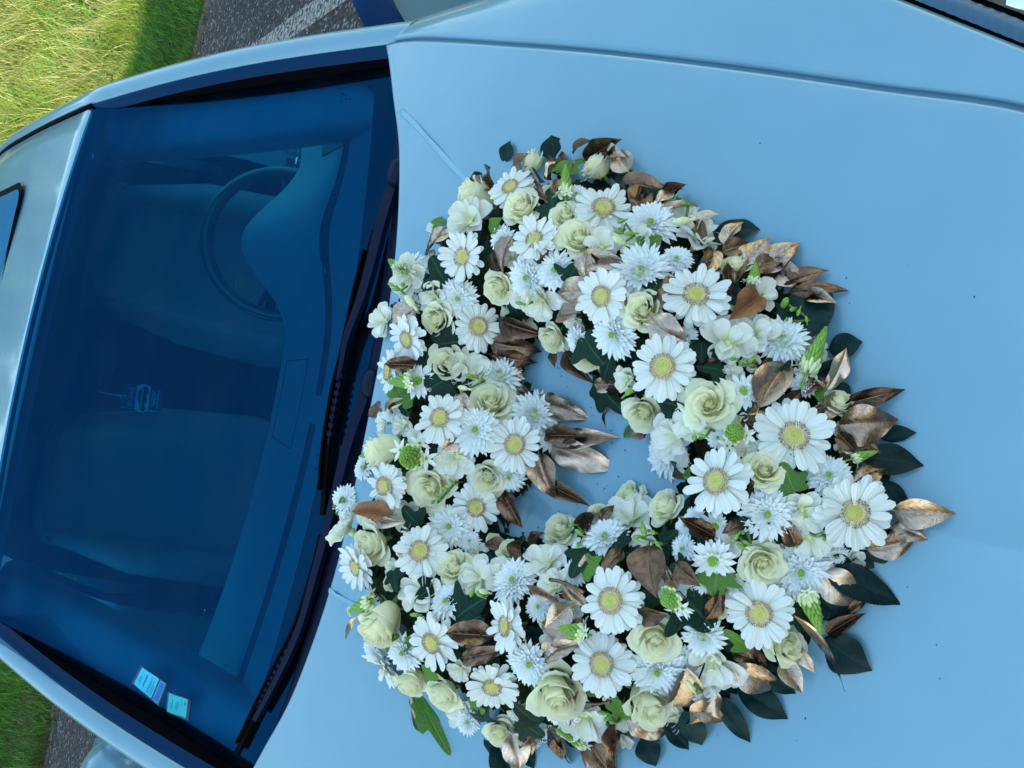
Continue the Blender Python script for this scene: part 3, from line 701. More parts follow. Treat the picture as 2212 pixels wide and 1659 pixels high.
wiper([(796, 845, .02), (783, 880, .03), (756, 960, .032), (736, 1040, .03), (718, 1112, .03), (690, 1220, .028), (650, 1360, .024), (600, 1470, .02), (556, 1552, .018)],
      [(715, 1120), (690, 1225), (652, 1345), (600, 1450), (556, 1540), (514, 1628)], (800, 828), [(640, 1362), (606, 1428), (580, 1478), (556, 1526)])

# ------------------------------------------------------------------ inside
def dash_edge(x): return .395+.37*x*x
def dash_z(x, y):
    z = .955+.012*math.sin(min(1, max(0, (y-.05)/.35))*math.pi)
    bx = (x-.365)/.205; by = (y-.47)/.20
    q = bx*bx+by*by*(1 if y < .47 else .15)
    if abs(bx) < 1: z += .075*math.exp(-2.2*(bx*bx))*max(0, 1-max(0, (.50-y)/.26))**1.1*(1-bx**4)
    return z
def ded(x): return dash_edge(x)+.17*math.exp(-((x-.365)/.13)**2)
def dpt(s, t):
    x = s*.74; y0 = -.02+.24*x*x; y1 = ded(x); y = y0+(y1-y0)*min(t, 1); z = dash_z(x, y)
    if t > 1: q = t-1; y = y1+.02*math.sin(min(1, q*4)*math.pi/2)-.10*q; z -= .02*(1-math.cos(min(1, q*4)*math.pi/2))+.45*q
    return (x, y, z)
ds = fixn(MB().grid(dpt, 0, 0, us=np.linspace(-1, 1, 75), vs=[0, .1, .2, .3, .4, .5, .6, .7, .8, .88, .94, .98, 1, 1.03, 1.08, 1.15, 1.25, 1.4, 1.7, 2]).build('dashboard', MT['dash'], car))
def slot(x0, x1, t, w_):
    mb = MB()
    mb.grid(lambda a, b: (dpt(a/.74, t+b*w_)[0], dpt(a/.74, t+b*w_)[1], dpt(a/.74, t+b*w_)[2]+.0015), 25, 3, u0=x0, u1=x1, v0=-1, v1=1)
    for s in (-1, 1): mb.tube([(dpt(a/.74, t+s*w_)[0], dpt(a/.74, t+s*w_)[1], dpt(a/.74, t+s*w_)[2]+.002) for a in np.linspace(x0, x1, 20)], .0022, 5)
    for a in np.linspace(x0, x1, 9): mb.tube([tuple(np.array(dpt(a/.74, t-w_))+(0, 0, .003)), tuple(np.array(dpt(a/.74, t+w_))+(0, 0, .003))], .0018, 5)
    mb.build('defroster_vent', MT['dashdark'], ds)
slot(-.62, -.03, .42, .022); slot(.03, .60, .42, .022)
mb = MB()                                                   # dark outline on the dashboard standing in for a reflection in the glass
for a, b in (((-.09, .60), (.10, .60)), ((.10, .60), (.09, .90)), ((.09, .90), (-.08, .90)), ((-.08, .90), (-.09, .60))):
    mb.tube([tuple(np.array(dpt((a[0]+(b[0]-a[0])*k)/.74, a[1]+(b[1]-a[1])*k))+(0, 0, .0004)) for k in np.linspace(0, 1, 8)], .0012, 5)
mb.build('reflection_outline', MT['dashdark'], ds)
p = dpt(-.10/.74, .30); MB().ell((p[0], p[1], p[2]+.006), (.016, .010, .008), 12, 6).build('light_sensor', MT['dash'], ds)
mb = MB(); p = [dpt(x/.74, t) for x, t in ((.57, .40), (.68, .40), (.68, .72), (.57, .72))]
mb.poly([(q[0], q[1], q[2]+.004) for q in p], .003); mb.build('dark_corner_panel', MT['dashdark'], ds, False)  # dark square panel on the dashboard corner
# steering wheel
wc = np.array([.385, .60, .93]); wt = R(62); e1 = np.array([1, 0, 0]); e2 = np.array([0, math.cos(wt), math.sin(wt)]); en = np.cross(e1, e2)
mb = MB(); q = [wc+.182*(math.cos(a)*e1+math.sin(a)*e2) for a in np.linspace(0, 2*math.pi, 49)]
mb.tube(q, .0155, 10, cap=False); sw = mb.build('steering_wheel', MT['leather'], car)
mb = MB()
for a in (R(0), R(180), R(270)): mb.tube([wc+.17*(math.cos(a)*e1+math.sin(a)*e2), wc+.06*(math.cos(a)*e1+math.sin(a)*e2)], [.013, .02], 8)
mb.ell(tuple(wc), (.075, .06, .05), 14, 8); mb.build('hub', MT['plastic'], sw)
mb = MB(); mb.tube([wc+.178*(math.cos(a)*e1+math.sin(a)*e2)-en*.012 for a in np.linspace(R(100), R(165), 14)], .0035, 6); mb.build('bright_insert', MT['steel'], sw)
for a in (1, -1):                                            # stalk with an orange tipped switch
    MB().tube([wc-en*.05+np.array([-a*.05, 0, 0]), wc-en*.05+np.array([-a*.17, .01, .035])], [.008, .006], 7).build('stalk', MT['plastic'], sw)
sw_ = on_y(520, 610, .56); mb = MB(); mb.box((-.012, -.006, -.010), (.012, .006, .010)); m_or = mat('orange_switch', (.75, .30, .12), .4); mb.build('switch', m_or, sw, False, tuple(sw_))
# seats
def seat(sx):
    mb = MB()
    def back(a, b):
        y = 1.16+.22*b+(.07*abs(a)**3 if abs(a) < .9 else .0)*-1; x = sx*.36+a*.255*(1-.22*b**2); z = .48+.72*b-.03*(abs(a)**4)*b
        return (x, y-.05*abs(a)**2.5, z)
    mb.grid(back, 21, 16); mb.grid(lambda a, b: (sx*.36+a*.255*(1-.22*b**2), 1.16+.22*b+.10, .48+.72*b), 9, 8)
    mb.grid(lambda a, b: (sx*.36+a*.255*.78, 1.37+b*.11-.05*abs(a)**2.5*(1-b), 1.20+.02*math.sin(b*math.pi)-.03*abs(a)**4), 21, 4)
    for s in (-1, 1): mb.tube([(sx*.36+s*.20, 1.13, .5), (sx*.36+s*.225, 1.16, .7), (sx*.36+s*.21, 1.24, .95), (sx*.36+s*.17, 1.34, 1.15)], [.05, .055, .05, .03], 10)
    s_ = mb.build('seat', MT['cloth'], car)
    MB().ell((sx*.36, 1.46, 1.31), (.135, .05, .085), 16, 10, pw=.7).build('headrest', MT['cloth'], s_)
    mb = MB(); mb.ell((sx*.36, .98, .45), (.26, .28, .09), 16, 8, pw=.6); mb.build('cushion', MT['cloth'], s_)
seat(1); seat(-1)
mb = MB(); mb.box((-.66, 2.15, .45), (.66, 2.28, 1.05)); mb.box((-.66, 1.75, .40), (.66, 2.2, .52)); mb.build('rear_bench', MT['cloth'], car, False)
MB().grid(lambda a, b: (a*.56, .72+b*1.8, roof_z(a*.56, .72+b*1.8)-.03), 11, 11).build('headliner', MT['lining'], car)
mb = MB(); mb.box((-.74, -.1, .22), (.74, 2.5, .26)); mb.box((-.74, -.14, .26), (.74, -.10, .9)); mb.build('floor', MT['dashdark'], car, False)
# mirror, and the band of the mirror foot
mc = on_y(213, 773, .585)
mb = MB(); mb.ell((0, 0, 0), (.112, .026, .042), 22, 12, pw=.75); mi = mb.build('rear_view_mirror', MT['plastic'], car, True, tuple(mc)); mi.rotation_euler = (R(10), 0, 0)
mb = MB(); mb.ell((0, -.050, .010), (.040, .05, .035), 14, 8, pw=.7); mb.tube([(0, 0, 0), (0, -.06, .02)], .014, 8); mb.build('mirror_foot', MT['plastic'], mi)
pad = [(250, 745), (252, 775), (248, 803), (225, 811), (195, 806), (178, 790), (172, 765), (180, 745), (215, 738)]     # printed pad the mirror is glued to
P = [march(x, y, lambda a, b: glass_z(a, b)-.004, .9, 2.6, 400) for x, y in pad]; c = sum(P)/len(P); pc = crom(P+[P[0]], 41)[:-1]
MB().add([c]+pc, [(0, 1+i, 1+(i+1) % 40) for i in range(40)]).build('mirror_pad', MT['frit'], car)
# body sides, sills, pillars behind the doors
def sidebody(sx):
    mb = MB()
    mb.box((sx*.70 if sx > 0 else -.80, .1, .20), (.80 if sx > 0 else -.70, 1.22, .34)); mb.build('sill', MT['paint'], car, False)
    def q(a, b):                                            # rear quarter with arch left simple
        y = 1.22+a*1.45; z = .26+b*.72; bul = .035*math.sin(math.pi*min(1, b*1.1))
        return (sx*(.775+bul-.10*max(0, a-.7)*3*a), y, z)
    mb = MB(); mb.grid(q, 12, 10, u0=0, u1=1); mb.grid(lambda a, b: (sx*(.775-.19*b), 1.22+a*(1.45-.25*b), .98+.40*b), 10, 4, u0=.62, u1=1)
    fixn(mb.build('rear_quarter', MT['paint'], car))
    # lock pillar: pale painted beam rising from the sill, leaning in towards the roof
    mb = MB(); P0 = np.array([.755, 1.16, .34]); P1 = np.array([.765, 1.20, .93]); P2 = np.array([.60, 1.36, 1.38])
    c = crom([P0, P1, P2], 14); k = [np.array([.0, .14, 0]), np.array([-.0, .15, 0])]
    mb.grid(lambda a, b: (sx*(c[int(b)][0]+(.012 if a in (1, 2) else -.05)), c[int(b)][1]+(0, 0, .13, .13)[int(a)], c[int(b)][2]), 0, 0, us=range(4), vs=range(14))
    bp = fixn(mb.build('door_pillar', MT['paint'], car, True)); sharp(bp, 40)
    mb = MB(); mb.box((-.004, -.03, -.045), (.004, .03, .045)); s1 = mb.build('striker_plate', MT['dashdark'], bp, False, (sx*.735, 1.155, .72)); s1.rotation_euler = (0, 0, R(90))
    mb = MB(); mb.tube([(-.02, -.0, .02), (-.02, -.035, .02), (-.02, -.035, -.02), (-.02, 0, -.02)], .005, 8); mb.build('striker', MT['chrome'], s1)
    mb = MB(); mb.ell((sx*.70, 1.28, .80), (.03, .07, .12), 12, 8, pw=.7); mb.box((sx*.70-.003, 1.25, .82), (sx*.70+.003, 1.30, 1.3)); mb.build('seat_belt', MT['rubber'], car)
sidebody(1); sidebody(-1)
mb = MB(); mb.grid(lambda a, b: (a*.70, 2.66-.22*max(0, b-.6)*2.5, .3+b*1.08), 9, 10); mb.build('tailgate', MT['paint'], car)
MB().grid(lambda a, b: (a*.5, 2.60-.10*b, 1.02+b*.30), 7, 5).build('rear_window', MT['trim'], car)
mb = MB(); mb.grid(lambda a, b: (a*.77, -1.37+.62*abs(a)**2.6-.05*math.sin(b*math.pi)+.03*b, .22+(.50-.02*abs(a))*b), 21, 10); mb.build('front_bumper', MT['paint'], car)
MB().grid(lambda a, b: (a*.42, -1.432+.62*(abs(a)*.42/.77)**2.6, .36+.16*b), 9, 4).build('grille', MT['rubber'], car)
def wheel(x, y):
    mb = MB(); s = 1 if x > 0 else -1; pr = [(-.09, .20), (-.095, .27), (-.08, .305), (-.04, .315), (.04, .315), (.08, .305), (.095, .27), (.09, .20)]
    mb.grid(lambda a, b: (pr[int(b)][0], pr[int(b)][1]*math.cos(a), pr[int(b)][1]*math.sin(a)), 32, 8, us=np.linspace(0, 2*math.pi, 33), vs=range(8))
    t = mb.build('wheel', MT['tyre'], car, True, (x, y, .315)); mb = MB()
    mb.ell((s*.05, 0, 0), (.02, .06, .06), 14, 6)
    for k in range(7): a = 2*math.pi*k/7; mb.tube([(s*.05, .05*math.cos(a), .05*math.sin(a)), (s*.06, .2*math.cos(a), .2*math.sin(a))], [.022, .016], 6)
    mb.tube([(s*.07, .205*math.cos(a), .205*math.sin(a)) for a in np.linspace(0, 2*math.pi, 30)], .012, 6, cap=False); mb.build('rim', MT['alloy'], t)
for x in (.70, -.70):
    for y in (-.62, 1.95): wheel(x, y)
# doors
def doorpanel(name, m=None):
    mb = MB()                                               # closed: runs along +Y from the hinge, outside towards +X
    def f(a, b): 
        z = .28+b*(.725-.07*math.exp(-a*14)); return (.028*math.sin(math.pi*b)+.012-.02*b*b, .01+a*1.08, z-.02*a*(b > .9))
    mb.grid(f, 14, 12, u0=0, u1=1); mb.grid(lambda a, b: (-.05, .01+a*1.08, .28+b*.72), 5, 4, u0=0, u1=1)
    mb.grid(lambda a, b: (f(0, b)[0]*(1-a)+a*-.05, .01-.01*a, .28+b*.72), 4, 12, u0=0, u1=1); mb.grid(lambda a, b: (f(1, b)[0]*(1-a)+a*-.05, 1.09, .28+b*.72), 4, 12, u0=0, u1=1)
    mb.grid(lambda a, b: (f(b, 1)[0]*(1-a)+a*-.05, .01+b*1.08, 1.0-.07*math.exp(-b*14)-.02*b), 3, 8, u0=0, u1=1)
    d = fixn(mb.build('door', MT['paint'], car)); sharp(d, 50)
    mb = MB()                                               # black belt line with the mirror sail at its front
    pr = crom([(0, .955), (.06, 1.005), (.13, 1.030), (.24, 1.035), (.30, 1.03), (.6, 1.02), (1.08, 1.0)], 24)
    top = [(-.02, p[0]+.005, p[1]) for p in pr]
    mb.grid(lambda a, b: ((.030 if a == 0 else (.018 if a == 1 else -.04)), top[int(b)][1], (1.0-.075*math.exp(-top[int(b)][1]*12)) if a == 0 else top[int(b)][2]), 0, 0, us=range(3), vs=range(24))
    fixn(mb.build('belt_trim', MT['trim'], d)); return d
d1 = doorpanel('door'); d1.location = (.778, .150, .0); d1.rotation_euler = (0, 0, R(-60)); d1['label'] = 'driver door standing wide open'
d2 = doorpanel('door'); d2.scale = (-1, 1, 1); d2.location = (-.775, .105, 0); d2['label'] = 'closed passenger door'
MB().grid(lambda a, b: (-.765+.19*b, .14+a*(1.05)+.42*b*(1-a), .965+b*.41), 8, 5, u0=0, u1=1).build('side_window', MT['glass'], car)
# passenger mirror
mb = MB(); mb.ell((0, 0, 0), (.115, .085, .105), 26, 16, pw=.72)
wm_ = mb.build('door_mirror', MT['paint'], car, True, (-.905, .50, 1.065)); wm_.rotation_euler = (0, R(8), R(12))
mb = MB(); mb.tube(crom([(.045, -.02, -.05), (.09, -.03, -.085), (.14, -.04, -.11)], 8), np.linspace(.055, .04, 8), 12, flat=.55); mb.build('mirror_foot', MT['paint'], wm_)
MB().grid(lambda a, b: (a*.09, .076, b*.075), 5, 5, v0=-1).build('mirror_glass', MT['chrome'], wm_)
# ------------------------------------------------------------------ the flower heart
OUT = [(1095,345),(1180,330),(1290,330),(1400,400),(1480,430),(1560,485),(1650,580),(1735,690),(1790,800),(1850,930),(1925,1060),(1940,1130),(1880,1195),(1790,1270),(1750,1380),(1690,1440),(1600,1490),(1480,1560),(1390,1600),(1270,1620),(1150,1625),(1050,1600),(960,1545),(860,1500),(800,1440),(765,1340),(735,1260),(715,1170),(750,1060),(790,950),(812,840),(815,700),(850,590),(920,500),(990,420)]
INN = [(1140,735),(1200,765),(1250,815),(1330,880),(1390,940),(1440,1000),(1430,1050),(1380,1080),(1310,1080),(1260,1090),(1220,1130),(1150,1150),(1095,1150),(1075,1120),(1110,1080),(1150,1040),(1185,990),(1200,940),(1170,880),(1135,820),(1120,775)]
def up_plane(px, py, h): 
    P = march(px, py, lambda x, y: hood_z(x, y)+h, .4, 2.2, 200); return (P[0], P[1])
WOUT = np.array([up_plane(x, y, .045) for x, y in OUT]); WINN = np.array([up_plane(x, y, .02) for x, y in INN])
def seg_d(p, poly):
    a = poly; b = np.roll(poly, -1, 0); ab = b-a; t = np.clip(((p-a)*ab).sum(1)/(ab*ab).sum(1), 0, 1)
    return np.sqrt((((a+ab*t[:, None])-p)**2).sum(1)).min()
def inside(p, poly):
    x, y = p; a = poly; b = np.roll(poly, -1, 0)
    c = ((a[:, 1] > y) != (b[:, 1] > y)) & (x < (b[:, 0]-a[:, 0])*(y-a[:, 1])/(b[:, 1]-a[:, 1]+1e-12)+a[:, 0])
    return c.sum() % 2 == 1
HM, WD = .100, .118
# tabulated dome so that look-ups are quick
GX = np.linspace(-.62, .66, 161); GY = np.linspace(-1.16, .06, 155); GH = np.full((len(GY), len(GX)), -1.0)
for j, y in enumerate(GY):
    for i, x in enumerate(GX):
        p = np.array([x, y]); a = inside(p, WOUT) and not inside(p, WINN); d = min(seg_d(p, WOUT), seg_d(p, WINN))
        GH[j, i] = HM*math.sin(math.pi/2*min(1, d/WD)) if a else -min(d, .1)*.0
def dome(x, y):
    fx = (x-GX[0])/(GX[1]-GX[0]); fy = (y-GY[0])/(GY[1]-GY[0]); i, j = int(fx), int(fy)
    if i < 0 or j < 0 or i >= len(GX)-1 or j >= len(GY)-1: return 0.0
    fx -= i; fy -= j
    return (GH[j, i]*(1-fx)+GH[j, i+1]*fx)*(1-fy)+(GH[j+1, i]*(1-fx)+GH[j+1, i+1]*fx)*fy
def top_z(x, y): return hood_z(x, y)+dome(x, y)
def top_n(x, y, k=1.0):
    e = .02; a = (dome(x+e, y)-dome(x-e, y))/(2*e)*k; b = (dome(x, y+e)-dome(x, y-e))/(2*e)*k
    hx, hy = -.1*x, .16-.12*y*(y < 0); return nrm((-a-hx, -b-hy, 1))
def at(px, py, lift=0.0): return march(px, py, lambda x, y: top_z(x, y)+lift, .4, 2.2, 220)
def mpp(P): return proj(P)[2]/FPX                            # metres per photo pixel there
WC = np.array([.03, -.50, hood_z(.03, -.5)])
wreath = thing('flower_wreath', 'big heart of white gerberas, cream roses and bronze leaves lying on the car bonnet', 'flower wreath', tuple(WC))
# dark moss body
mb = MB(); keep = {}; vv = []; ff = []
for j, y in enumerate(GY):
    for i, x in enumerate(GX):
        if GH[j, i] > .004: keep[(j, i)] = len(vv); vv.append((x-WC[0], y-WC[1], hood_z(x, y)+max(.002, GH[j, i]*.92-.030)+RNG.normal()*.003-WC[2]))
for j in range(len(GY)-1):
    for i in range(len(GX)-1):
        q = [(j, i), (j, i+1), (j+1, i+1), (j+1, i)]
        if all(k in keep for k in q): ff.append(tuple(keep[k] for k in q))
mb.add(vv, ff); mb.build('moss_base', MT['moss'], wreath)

def basis(n, up=None, spin=0.0):
    n = nrm(n); up = np.array([0, 1, 0.2]) if up is None else np.asarray(up)
    x = nrm(np.cross(up, n)); y = np.cross(n, x); c, s = math.cos(spin), math.sin(spin); x, y = c*x+s*y, -s*x+c*y
    return x, y, n
def xf(P, n, sc, up=None, spin=0.0):
    x, y, z = basis(n, up, spin); sx, sy, sz = sc if hasattr(sc, '__len__') else (sc,)*3
    return Matrix(((x[0]*sx, y[0]*sy, z[0]*sz, P[0]), (x[1]*sx, y[1]*sy, z[1]*sz, P[1]), (x[2]*sx, y[2]*sy, z[2]*sz, P[2]), (0, 0, 0, 1)))
def place(name, me, Mx, parent=wreath):
    o = bpy.data.objects.new(name, me); COL.objects.link(o); o.parent = parent
    o.matrix_local = Matrix.Translation(-Vector(WC)) @ Mx if parent is wreath else Mx
    return o
def facing(P, k=.8, cam_=.25, jit=.12, g=RNG):
    return nrm(top_n(P[0], P[1], k)+cam_*nrm(CAM-P)+g.normal(size=3)*jit)

# ---- gerbera (unit radius)
def gpet(r0, r1, wd, cup, notch, seed):
    g = np.random.default_rng(seed); sl_ = g.uniform(-.06, .06)
    def f(u, v):
        v2 = v; pr = (.34+.66*math.sin(math.pi*.5*min(1, v2*1.35)))*(1 if v2 < .78 else math.sqrt(max(0, 1-((v2-.78)/.235)**2)))
        x = u*wd*.5*pr+sl_*v*v; y = r0+(r1-r0)*(v-(notch*(1-abs(u))**3*(v > .9)+.02*abs(math.sin(u*4)))*max(0, v-.85)*2)
        z = cup*(v-.45)**2*1.3-.02+.020*math.cos(u*math.pi*2.5)*pr-.05*abs(u)**2*pr
        return (x, y, z)
    return MB().grid(f, 9, 9).mesh('petal', MT['gerbera'])
GP = [gpet(.24, 1.0, .27, c, n, s) for c, n, s in ((-.12, .05, 1), (.0, .02, 2), (.10, .06, 3), (-.22, .0, 4), (.06, .03, 5))]
GS = [gpet(.24, .62, .14, .15, .02, 8), gpet(.24, .55, .12, .2, .0, 9)]
def gdisc():
    mb = MB(); g = np.random.default_rng(3)
    mb.grid(lambda a, b: (.20*b*math.cos(a), .20*b*math.sin(a), .07+.015*math.cos(b*3)+g.normal()*.005), 28, 9, u0=0, u1=2*math.pi, v0=0.001)
    return mb.mesh('disc', MT['disc'])
def gring():
    mb = MB(); g = np.random.default_rng(4)
    mb.grid(lambda a, b: (b*math.cos(a), b*math.sin(a), .055-.05*((b-.25)/.09)**2), 30, 4, u0=0, u1=2*math.pi, v0=.18, v1=.35)
    for r, n, h in ((.225, 34, .045), (.265, 40, .065), (.305, 44, .055), (.335, 46, .03)):
        for i in range(n):
            a = 2*math.pi*(i+g.uniform(-.3, .3))/n; rr = r+g.uniform(-.012, .012); c, s = math.cos(a), math.sin(a); hh = h*g.uniform(.7, 1.5)
            p = np.array([rr*c, rr*s, .045]); q = p+np.array([c*.035, s*.035, hh]); t = np.array([-s, c, 0])*.0085
            mb.add([p-t, p+t, q+t, q-t, p+np.array([c, s, 0])*.014, q+np.array([c, s, 0])*.014], [(0, 1, 2, 3), (1, 4, 5, 2), (4, 0, 3, 5)], None, 0)
            if r > .25 and g.random() < .9: mb.ell(q, (.013, .013, .011), 5, 3, 1)
            else: mb.ell(q, (.013, .013, .012), 5, 3, 0)
    return mb.mesh('stamen_ring', [MT['anther'], MT['anthertip']])
GD, GR = gdisc(), gring()
def gerbera_layout(g):
    out = []; n1 = int(g.integers(18, 25)); dr = g.uniform(-.16, .16); k0 = g.integers(0, 5)
    for i in range(n1):
        a = 2*math.pi*(i+g.uniform(-.22, .22))/n1; out.append((a, g.uniform(-.06, .26)+dr+(g.uniform(-.5, .4) if g.random() < .08 else 0), g.uniform(.84, 1.05), k0 if g.random() < .4 else g.integers(0, 5), .0))
    for i in range(n1-3):
        a = 2*math.pi*(i+.5+g.uniform(-.3, .3))/(n1-3); out.append((a, g.uniform(-.22, -.04)+dr, g.uniform(.84, 1.02), g.integers(0, 5), -.035))
    for i in range(int(g.integers(0, 3))): out.append((g.uniform(0, 6.28), g.uniform(.10, .25), g.uniform(.8, 1.1), 5+g.integers(0, 2), .02))
    return out
def petal_mx(a, el, s, dz):
    return Matrix.Rotation(a, 4, 'Z') @ Matrix.Translation((0, 0, dz)) @ Matrix.Rotation(el, 4, 'X') @ Matrix.Rotation(0, 4, 'Y') @ Matrix.Diagonal((s if s < 1.2 else 1, s, 1, 1))
ALLG = GP+GS
def append_mesh(mb, me, Mx, m=0):
    n = len(me.vertices); v = np.empty(n*3); me.vertices.foreach_get('co', v); v = v.reshape(-1, 3)
    uvl = me.uv_layers[0].data; uv = [(0, 0)]*n
    for lp, u in zip(me.loops, uvl): uv[lp.vertex_index] = (u.uv[0], u.uv[1])
    mb.add(v, [tuple(p.vertices) for p in me.polygons], uv, m, np.array(Mx))
NPET = [0]
def gerbera(px, py, wpx, lift=.022, tilt=None, seed=0):
    g = np.random.default_rng(100+seed); P = at(px, py, lift); n = facing(P, .75, .24, .15, g)
    if tilt is not None: n = nrm(n+np.array(tilt))
    s = wpx*.5*mpp(P)*1.04; o = place('gerbera', GD, xf(P, n, s, spin=g.uniform(0, 6.28)))
    o.name = 'gerbera'; link('stamen_ring', GR, o); lay = gerbera_layout(g)
    if NPET[0]+len(lay) <= 300:
        for a, el, sc, k, dz in lay: q = link('petal', ALLG[k], o); q.matrix_local = petal_mx(a, el, sc, dz)
        NPET[0] += len(lay)
    else:
        mb = MB()
        for a, el, sc, k, dz in lay: append_mesh(mb, ALLG[k], petal_mx(a, el, sc, dz))
        q = mb.build('petals', MT['gerbera'], o); q['kind'] = 'stuff'
    MB().tube([(0, 0, -.05), (.05, .02, -.9)], [.08, .05], 8).build('stem', MT['stem'], o)
    return o
GERB = [(1715,942,165),(1845,1108,168),(1548,1040,152),(1432,792,148),(1503,638,150),(1640,1325,148),(1320,1298,148),(1303,450,133),(1300,1435,140),(1112,960,122),(1000,555,112),(907,1190,120),
 (1300,640,122),(1155,518,110),(1103,405,100),(1033,705,110),(880,733,104),(840,803,108),(950,903,116),(830,1050,108),(1028,1095,112),(770,1225,108),(933,1388,122),(1093,1352,122),(830,1440,104),(1063,1483,117)]
TILT = {16: (-.3, .3, 0), 21: (-.35, .3, 0), 24: (-.4, .35, 0), 23: (-.05, .45, 0), 20: (-.1, -.25, 0), 17: (-.1, .25, 0)}
for i, q in enumerate(GERB): gerbera(*q, tilt=TILT.get(i), seed=i, lift=.022 if i != 17 else .008)

# ---- rose (unit outer radius about 1, opens along +Z)
def rpet(R0, R1, z0, H, half, th, curl, drop, pt, seed, sp=.12, nu=13, nv=9, sc=.30):
    g = np.random.default_rng(seed); w1, w2 = g.uniform(0, 6, 2)
    def f(u, v):
        vm = 1-sc*abs(u)**3.2+pt*max(0, 1-abs(u)*5)
        vv = v*vm; a = th+u*half*(.55+.45*min(1, vv*1.6))
        r = R0+(R1-R0)*(vv**.75)+curl*max(0, vv-.55)**2*3.2; r *= 1+sp*u*.5; r += .022*math.sin(u*5+w1)*vv**2*(sc > .1)
        z = z0+H*vv-drop*max(0, vv-.6)**2*5+.025*math.sin(u*4+w2)*vv**3*(sc > .2)
        return (r*math.cos(a), r*math.sin(a), z)
    return lambda mb, m=0: mb.grid(f, nu, nv, m)
def rose_variant(kind, seed):
    g = np.random.default_rng(seed); core = MB(); th = 0
    spiral = [(.03+.030*q, .045+.036*q, 0, 2.5, 2, .0, 0) for q in range(5)]
    top = {'open': .50, 'mid': .60, 'bud': .92}[kind]
    spiral = [(a, b, top-.012*q, hf, n, c, d) for q, (a, b, _, hf, n, c, d) in enumerate(spiral)]
    rows = spiral+{'open': [(.20, .27, .48, 1.9, 3, .03, .0), (.26, .37, .45, 1.75, 3, .07, .03), (.32, .49, .38, 1.6, 3, .13, .06), (.38, .62, .30, 1.5, 3, .18, .10)],
            'mid': [(.20, .27, .585, 1.9, 3, .03, 0), (.27, .37, .56, 1.75, 3, .06, .03), (.34, .49, .52, 1.6, 3, .11, .06), (.40, .60, .46, 1.5, 3, .16, .09)],
            'bud': [(.20, .25, .90, 1.9, 3, .02, 0), (.26, .34, .87, 1.75, 3, .04, .02), (.33, .44, .82, 1.6, 3, .10, .05), (.38, .52, .76, 1.5, 2, .16, .10)]}[kind]
    for r0, r1, H, half, n, cu, dr in rows:
        th += 1.1
        for i in range(n): rpet(r0*.8, r1, -.42, H+.42+g.uniform(-.02, .02), half*.55 if n > 2 else half*.7, th+2*math.pi*i/n+g.uniform(-.1, .1), cu, dr, .0 if n < 3 else .02, g.integers(1e6), .30 if n < 3 else .22, sc=.03 if n < 3 else .13)(core, 0)
    core.ell((0, 0, -.40), (.34, .34, .16), 12, 6, 0)
    outer = []
    for i in range(7):
        ring = i//4; H = {'open': (.22, .02), 'mid': (.36, .16), 'bud': (.68, .52)}[kind][ring]; R1 = {'open': (.78, .90), 'mid': (.70, .82), 'bud': (.55, .66)}[kind][ring]
        mb = MB(); rpet(.30, R1, -.46, H+.42, g.uniform(.72, .92), 2*math.pi*(i % 4)/(4 if ring == 0 else 3)+ring*.6+g.uniform(-.15, .15), {'open': .30, 'mid': .26, 'bud': .26}[kind], {'open': .22, 'mid': .20, 'bud': .20}[kind], .06, g.integers(1e6), .2)(mb, 0)
        outer.append(mb.mesh('rose_petal', MT['rose']))
    return core.mesh('rose_heart', MT['rosein']), outer
RV = {k: [rose_variant(k, s) for s in ss_] for k, ss_ in (('open', (1, 2, 3)), ('mid', (4, 5, 6)), ('bud', (7, 8)))}
SEP = MB()
for k in range(5):
    a = 2*math.pi*k/5; SEP.grid(lambda u, v: ((.30+.35*v)*math.cos(a+u*.22*(1-v)), (.30+.35*v)*math.sin(a+u*.22*(1-v)), -.5-.12*v+.1*v*v), 3, 5)
SEP.tube([(0, 0, -.5), (0, 0, -1.1)], [.12, .08], 8)
SEP = SEP.mesh('sepals', MT['stem'])
NROSE, NFREE = [0], [0]
def rose(px, py, wpx, kind='mid', lift=.006, tilt=None, seed=0):
    g = np.random.default_rng(500+seed); P = at(px, py, lift); n = facing(P, .8, .22, .10, g)
    if tilt is not None: n = nrm(n+np.array(tilt))
    s = wpx*.5*mpp(P)*(1.05 if kind != 'bud' else 1.3); core, outer = RV[kind][seed % len(RV[kind])]
    o = place('rose', core, xf(P, n, s, spin=g.uniform(0, 6.28)))
    NROSE[0] += 7
    if NROSE[0] <= 300:
        for me in outer: q = link('rose_petal', me, o); q.rotation_euler = (g.normal()*.04, g.normal()*.04, g.normal()*.1)
    else:
        mb = MB()
        for me in outer: append_mesh(mb, me, Matrix.Rotation(g.normal()*.1, 4, 'Z'))
        mb.build('rose_petals', MT['rose'], o)['kind'] = 'stuff'
    link('sepals', SEP, o); return o
